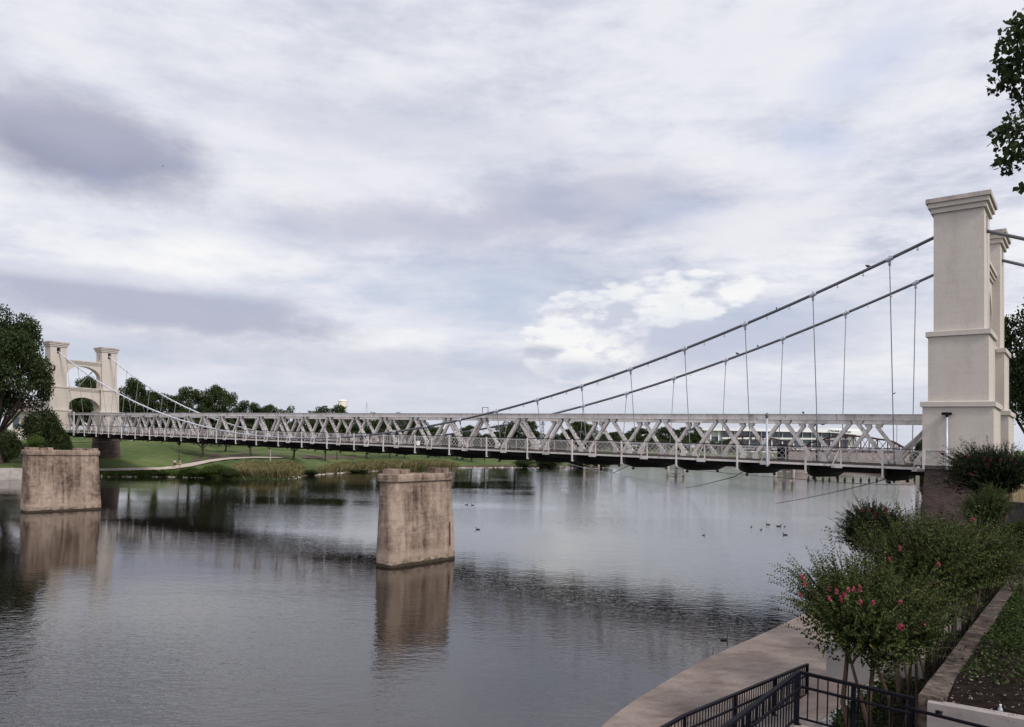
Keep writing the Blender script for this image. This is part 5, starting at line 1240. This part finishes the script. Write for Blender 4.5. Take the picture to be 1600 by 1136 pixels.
railing('black metal railing across the landing below the crape myrtles', [A, B_], -DD*.7, posts=[A.lerp(B_, .5), B_-NN*.03], spacing=.155, handoff=.06)
a, b = P(1412, 1104, 11.95), P(1560, 1142, 10.75); t = thing('wall_handrail', 'black handrail fixed along the pale rendered wall', 'handrail', a)
mb = MB(); mb.tube([a, P(1432, 1110, 11.75), b, b+(b-P(1432, 1110, 11.75))], .028, 8); obj('rail', mb, M_black, t, smooth=True)
q = P(1470, 1118, 11.42); mb = MB(); mb.bar(q, q+en*.12+Vector((0, 0, .03)), .025, .02); mb.box((q.x-.03, q.y+.06, q.z+.0), (q.x+.03, q.y+.10, q.z+.05)); obj('bracket', mb, M_black, t)
# stone and bottle on the soil
q = Vector(lawn_pt(.205, 1.75))+Vector((0, 0, .14)); mb = MB(); mb.ball(q, (.34, .24, .15), 9, 6); o = obj('rock', mb, M_rock, loc=q); tag(o, 'dark grey rock lying on the soil at the edge of the ground cover', 'rock')
q = P(1563, 1109, 11.70); t = thing('plastic_bottle', 'small clear bluish bottle standing behind the pale wall', 'bottle', q-Vector((0, 0, .08)))
M_bottle = lump('bluish_plastic', (0.30, 0.36, 0.42), (0.42, 0.50, 0.56), 8, 0.2)
mb = MB(); mb.lathe(q-Vector((0, 0, .10)), [(.03, 0), (.034, .02), (.034, .11), (.014, .15), (.012, .165)], 12); obj('bottle_body', mb, M_bottle, t, smooth=True)
mb = MB(); mb.lathe(q+Vector((0, 0, .066)), [(.016, 0), (.016, .02)], 10); obj('cap', mb, M_white, t)

# ------------------------------------------------------------------ people on the far path
def person(label, x, y, shirt, legs, hair, h=1.72, phase=1):
    b, Y = hit(x, y); b = b+Vector((0, 0, .08)); t = thing('person', label, 'person', b); k = h/1.72
    J = {'hip': (0, 0, .93), 'chest': (0, .02, 1.25), 'neck': (0, .02, 1.46), 'head': (0, 0, 1.60), 'crown': (0, 0, 1.68), 'hl': (-.10, 0, .90), 'kl': (-.11, -.10*phase, .50), 'al': (-.11, .04*phase, .09), 'tl': (-.12, -.12+.04*phase, .03),
         'hr': (.10, 0, .90), 'kr': (.11, .04*phase, .49), 'ar': (.11, .20*phase, .10), 'tr': (.12, .06*phase, .03), 'sl': (-.19, .02, 1.40), 'el': (-.25, .06, 1.13), 'wl': (-.25, -.06, .90), 'gl': (-.25, -.10, .80), 'sr': (.19, .02, 1.40), 'er': (.25, .05, 1.13), 'wr': (.25, -.08, .90), 'gr': (.25, -.12, .80)}
    Rr = {'hip': .15, 'chest': .16, 'neck': .06, 'head': .095, 'crown': .07, 'hl': .095, 'kl': .06, 'al': .04, 'tl': .035, 'hr': .095, 'kr': .06, 'ar': .04, 'tr': .035, 'sl': .065, 'el': .045, 'wl': .033, 'gl': .028, 'sr': .065, 'er': .045, 'wr': .033, 'gr': .028}
    Ed = [('hip', 'chest'), ('chest', 'neck'), ('neck', 'head'), ('head', 'crown'), ('hip', 'hl'), ('hl', 'kl'), ('kl', 'al'), ('al', 'tl'), ('hip', 'hr'), ('hr', 'kr'), ('kr', 'ar'), ('ar', 'tr'), ('chest', 'sl'), ('sl', 'el'), ('el', 'wl'), ('wl', 'gl'), ('chest', 'sr'), ('sr', 'er'), ('er', 'wr'), ('wr', 'gr')]
    def skin(name, keys, edges, grow, m):
        me = bpy.data.meshes.new(name); ix = {q: i for i, q in enumerate(keys)}
        me.from_pydata([tuple(c*k for c in J[q]) for q in keys], [(ix[a], ix[b]) for a, b in edges], []); o = bpy.data.objects.new(name, me); COL.objects.link(o); o.parent = t
        md = o.modifiers.new('skin', 'SKIN'); md.use_smooth_shade = True
        for i, q in enumerate(keys): me.skin_vertices[0].data[i].radius = (Rr[q]*grow*k, Rr[q]*grow*k*.85); me.skin_vertices[0].data[i].use_root = (i == 0)
        o.modifiers.new('sub', 'SUBSURF').levels = 1; o.modifiers['sub'].render_levels = 1; me.materials.append(m); return o
    skin('body', list(J), Ed, 1.0, M_skin)
    ks = ['chest', 'hip', 'sl', 'sr', 'el', 'er']; skin('shirt', ks, [('hip', 'chest'), ('chest', 'sl'), ('chest', 'sr'), ('sl', 'el'), ('sr', 'er')], 1.18, shirt)
    ks = ['hip', 'hl', 'hr', 'kl', 'kr']; skin('trousers' if legs[1] else 'shorts', ks, [('hip', 'hl'), ('hip', 'hr'), ('hl', 'kl'), ('hr', 'kr')], 1.2, legs[0])
    mb = MB(); mb.ball(Vector((0, .03, 1.66))*k+b, (.10*k, .115*k, .10*k), 10, 6); obj('hair', mb, hair, t, smooth=True)
    t.rotation_euler = (0, 0, R(15)); return t
M_sh1 = lump('pale_blue_cloth', (0.36, 0.40, 0.48), (0.46, 0.50, 0.58), 9, .9); M_sh2 = lump('dark_red_cloth', (0.05, 0.025, 0.03), (0.08, 0.04, 0.045), 9, .9); M_dk = lump('black_cloth', (0.012, 0.012, 0.016), (0.02, 0.02, 0.025), 9, .9); M_hair = lump('dark_hair', (0.015, 0.01, 0.008), (0.03, 0.02, 0.015), 9, .7); M_kh = lump('pale_khaki_cloth', (0.25, 0.2, 0.17), (0.33, 0.27, 0.24), 9, .9)
person('person in pale blue top and black trousers walking on the far path', 272.6, 732.2, M_sh1, (M_dk, True), M_hair, 1.70, 1)
person('person in dark red top and light shorts walking on the far path', 281.3, 732.6, M_sh2, (M_kh, False), M_hair, 1.76, -1)
b, Y = hit(280, 718); lamp('street_lamp', 'dark park street lamp on the grass above the two walkers', b, P(280, 695, Y), .10, 'lantern', M_wire)
for x, y, yt in ((422.5, 720, 704), (526.5, 719, 706)):
    b, Y = hit(x, y); mb = MB(); mb.tube([b-Vector((0, 0, .3)), P(x, yt, Y)], .11, 8); mb.ball(P(x, yt, Y), .16, 8, 5); tag(obj('park_post', mb, M_oldconc if x < 500 else M_wire, loc=b), 'pale slim post among the park trees behind the tan reeds' if x < 500 else 'dark slim post among the park trees behind the green reeds', 'post')

# ------------------------------------------------------------------ ducks and birds
def duck_mesh(neck=.16):
    mb = MB(); secs = [(-.30, .05, .015, .05), (-.24, .045, .05, .045), (-.12, .035, .095, .08), (.02, .03, .105, .09), (.14, .035, .085, .08), (.21, .06, .04, .05)]
    rings = [mb._p([(x, w*math.cos(2*math.pi*j/10), z+h*math.sin(2*math.pi*j/10)) for j in range(10)]) for x, z, w, h in secs]
    for a, b in zip(rings, rings[1:]): mb.f += [(a+j, a+(j+1) % 10, b+(j+1) % 10, b+j) for j in range(10)]
    mb.f += [tuple(rings[0]+j for j in reversed(range(10))), tuple(rings[-1]+j for j in range(10))]
    mb.tube([(.16, 0, .05), (.20, 0, .10), (.20, 0, .08+neck), (.225, 0, .11+neck), (.27, 0, .115+neck), (.30, 0, .10+neck)], [.05, .036, .03, .045, .036, .012], 8)
    mb.tube([(.29, 0, .105+neck), (.345, 0, .09+neck)], [.016, .006], 6); return mesh_of('duck', mb, smooth=True)
dm, dl = duck_mesh(.13), duck_mesh(.34)
for m_ in (dm, dl): m_.materials.append(M_plum)
first = None
for i, (x, y, rot, sc, lab) in enumerate(((729, 789, 0, 1.1, 'left one of two small ducks right of the mid river pier'), (738.5, 789.5, 200, 1.1, 'right one of two small ducks beside the mid river pier'), (746.5, 827.5, 160, 1.25, 'lone dark duck swimming right of the mid river pier'), (1099.5, 836.5, 20, .8, 'lone small duck in open water below the middle bent'),
    (1174, 823.5, 100, .9, 'upright leftmost duck of the flock near the right bank'), (1189, 828, 30, .9, 'small duck just below the flock near the right bank'), (1200, 820, 180, 1.3, 'duck drawing a short wake at the top of the flock'), (1217, 822.5, 0, 1.5, 'largest dark duck in the middle of the flock'), (1226, 823, 40, .9, 'small duck at the right side of the flock'), (1226.5, 836, 170, 1.3, 'dark duck lowest in the flock'), (1291, 823.5, 10, .9, 'left duck of a pair beside the dark red crape myrtle'), (1296.5, 825.5, 190, .8, 'right duck of a pair beside the dark red crape myrtle'))):
    if first is None: o = put('duck', dm); first = o
    else: o = first.copy(); COL.objects.link(o)
    o.location = G(x, y, WATER)+Vector((0, 0, .0)); o.rotation_euler = (0, 0, R(rot)); sc *= .58; o.scale = (sc, sc, sc); tag(o, lab, 'duck', 'ducks on the river')
o = put('cormorant', dl); o.location = G(1132, 1000, WATER); o.rotation_euler = (0, 0, R(10)); o.scale = (.55, .55, .55); tag(o, 'black long-necked water bird swimming beside the promenade edge', 'bird')
o = put('cormorant', dl); o.location = G(1117.5, 1017, WATER)+Vector((0, 0, -.05)); o.rotation_euler = (0, 0, R(150)); o.scale = (.36, .36, .36); tag(o, 'smaller dark water bird close to the promenade edge', 'bird')
def bird_mesh():
    mb = MB(); mb.ball((0, 0, .09), (.12, .06, .075), 8, 6); mb.ball((.11, 0, .16), .045, 8, 5); mb.tube([(.14, 0, .16), (.19, 0, .15)], [.014, .004], 5); mb.tube([(-.08, 0, .08), (-.24, 0, .02)], [.04, .012], 5)
    for s in (-.02, .02): mb.tube([(.01, s, .04), (.01, s, -.02)], .008, 4)
    return mesh_of('bird', mb, smooth=True)
bmsh = bird_mesh(); bmsh.materials.append(M_plum); first = None
pcn = lambda u: (-.65-.92*((u-UM)/71.6)**2); zcn = lambda u: -3.15+14.5*((u-UM)/71.6)**2
pcf = lambda u: (SP2+.65+.92*((u-UM)/71.6)**2); zcf = lambda u: -3.3+14.85*((u-UM)/71.6)**2
for x, side, lab, sc in ((1356, 'n', 'dark bird perched highest on the near main cable', 1.5), (1213, 'n', 'dark bird perched on the near main cable at its middle height', 1.2), (1152, 'f', 'left dark bird perched on the far main cable', 1.5), (1184, 'f', 'right dark bird perched on the far main cable', 1.3), (1255, 'c', 'dark bird standing on the top chord of the near truss', 1.3)):
    if side == 'c': u = u_at(x, 0); q = B(u, 0, .02)
    else:
        pf, zf = (pcn, zcn) if side == 'n' else (pcf, zcf); p = pf(120)
        for _ in range(6): u = u_at(x, p); p = pf(u)
        q = Vector(B(u, p, zf(u)))+Vector((0, 0, .12))
    if first is None: o = put('perched_bird', bmsh); first = o
    else: o = first.copy(); COL.objects.link(o)
    sc *= .7; o.location = q; o.scale = (sc, sc, sc); o.rotation_euler = (0, 0, R(30*sc*10 % 180)); tag(o, lab, 'bird', 'birds perched on the bridge')
def flyer(x, y, Y, lab):
    mb = MB(); mb.ball((0, 0, 0), (.12, .05, .05), 8, 5)
    for s in (-1, 1): mb.hexa([(-.06, s*.03, 0), (.06, s*.03, 0), (.02, s*.3, .1), (-.05, s*.3, .1)], [(-.06, s*.03, .015), (.06, s*.03, .015), (.02, s*.3, .112), (-.05, s*.3, .112)])
    mb.hexa([(-.2, -.04, 0), (-.1, -.02, 0), (-.1, .02, 0), (-.2, .04, 0)], [(-.2, -.04, .01), (-.1, -.02, .01), (-.1, .02, .01), (-.2, .04, .01)])
    me = mesh_of('flying_bird', mb); me.materials.append(M_plum); o = put('flying_bird', me); o.location = P(x, y, Y); o.scale = (1.1, 1.1, 1.1); tag(o, lab, 'bird')
flyer(255, 260, 150, 'tiny dark bird flying high under the dark left cloud'); flyer(1397, 615, 90, 'tiny bird flying between the last two suspenders')
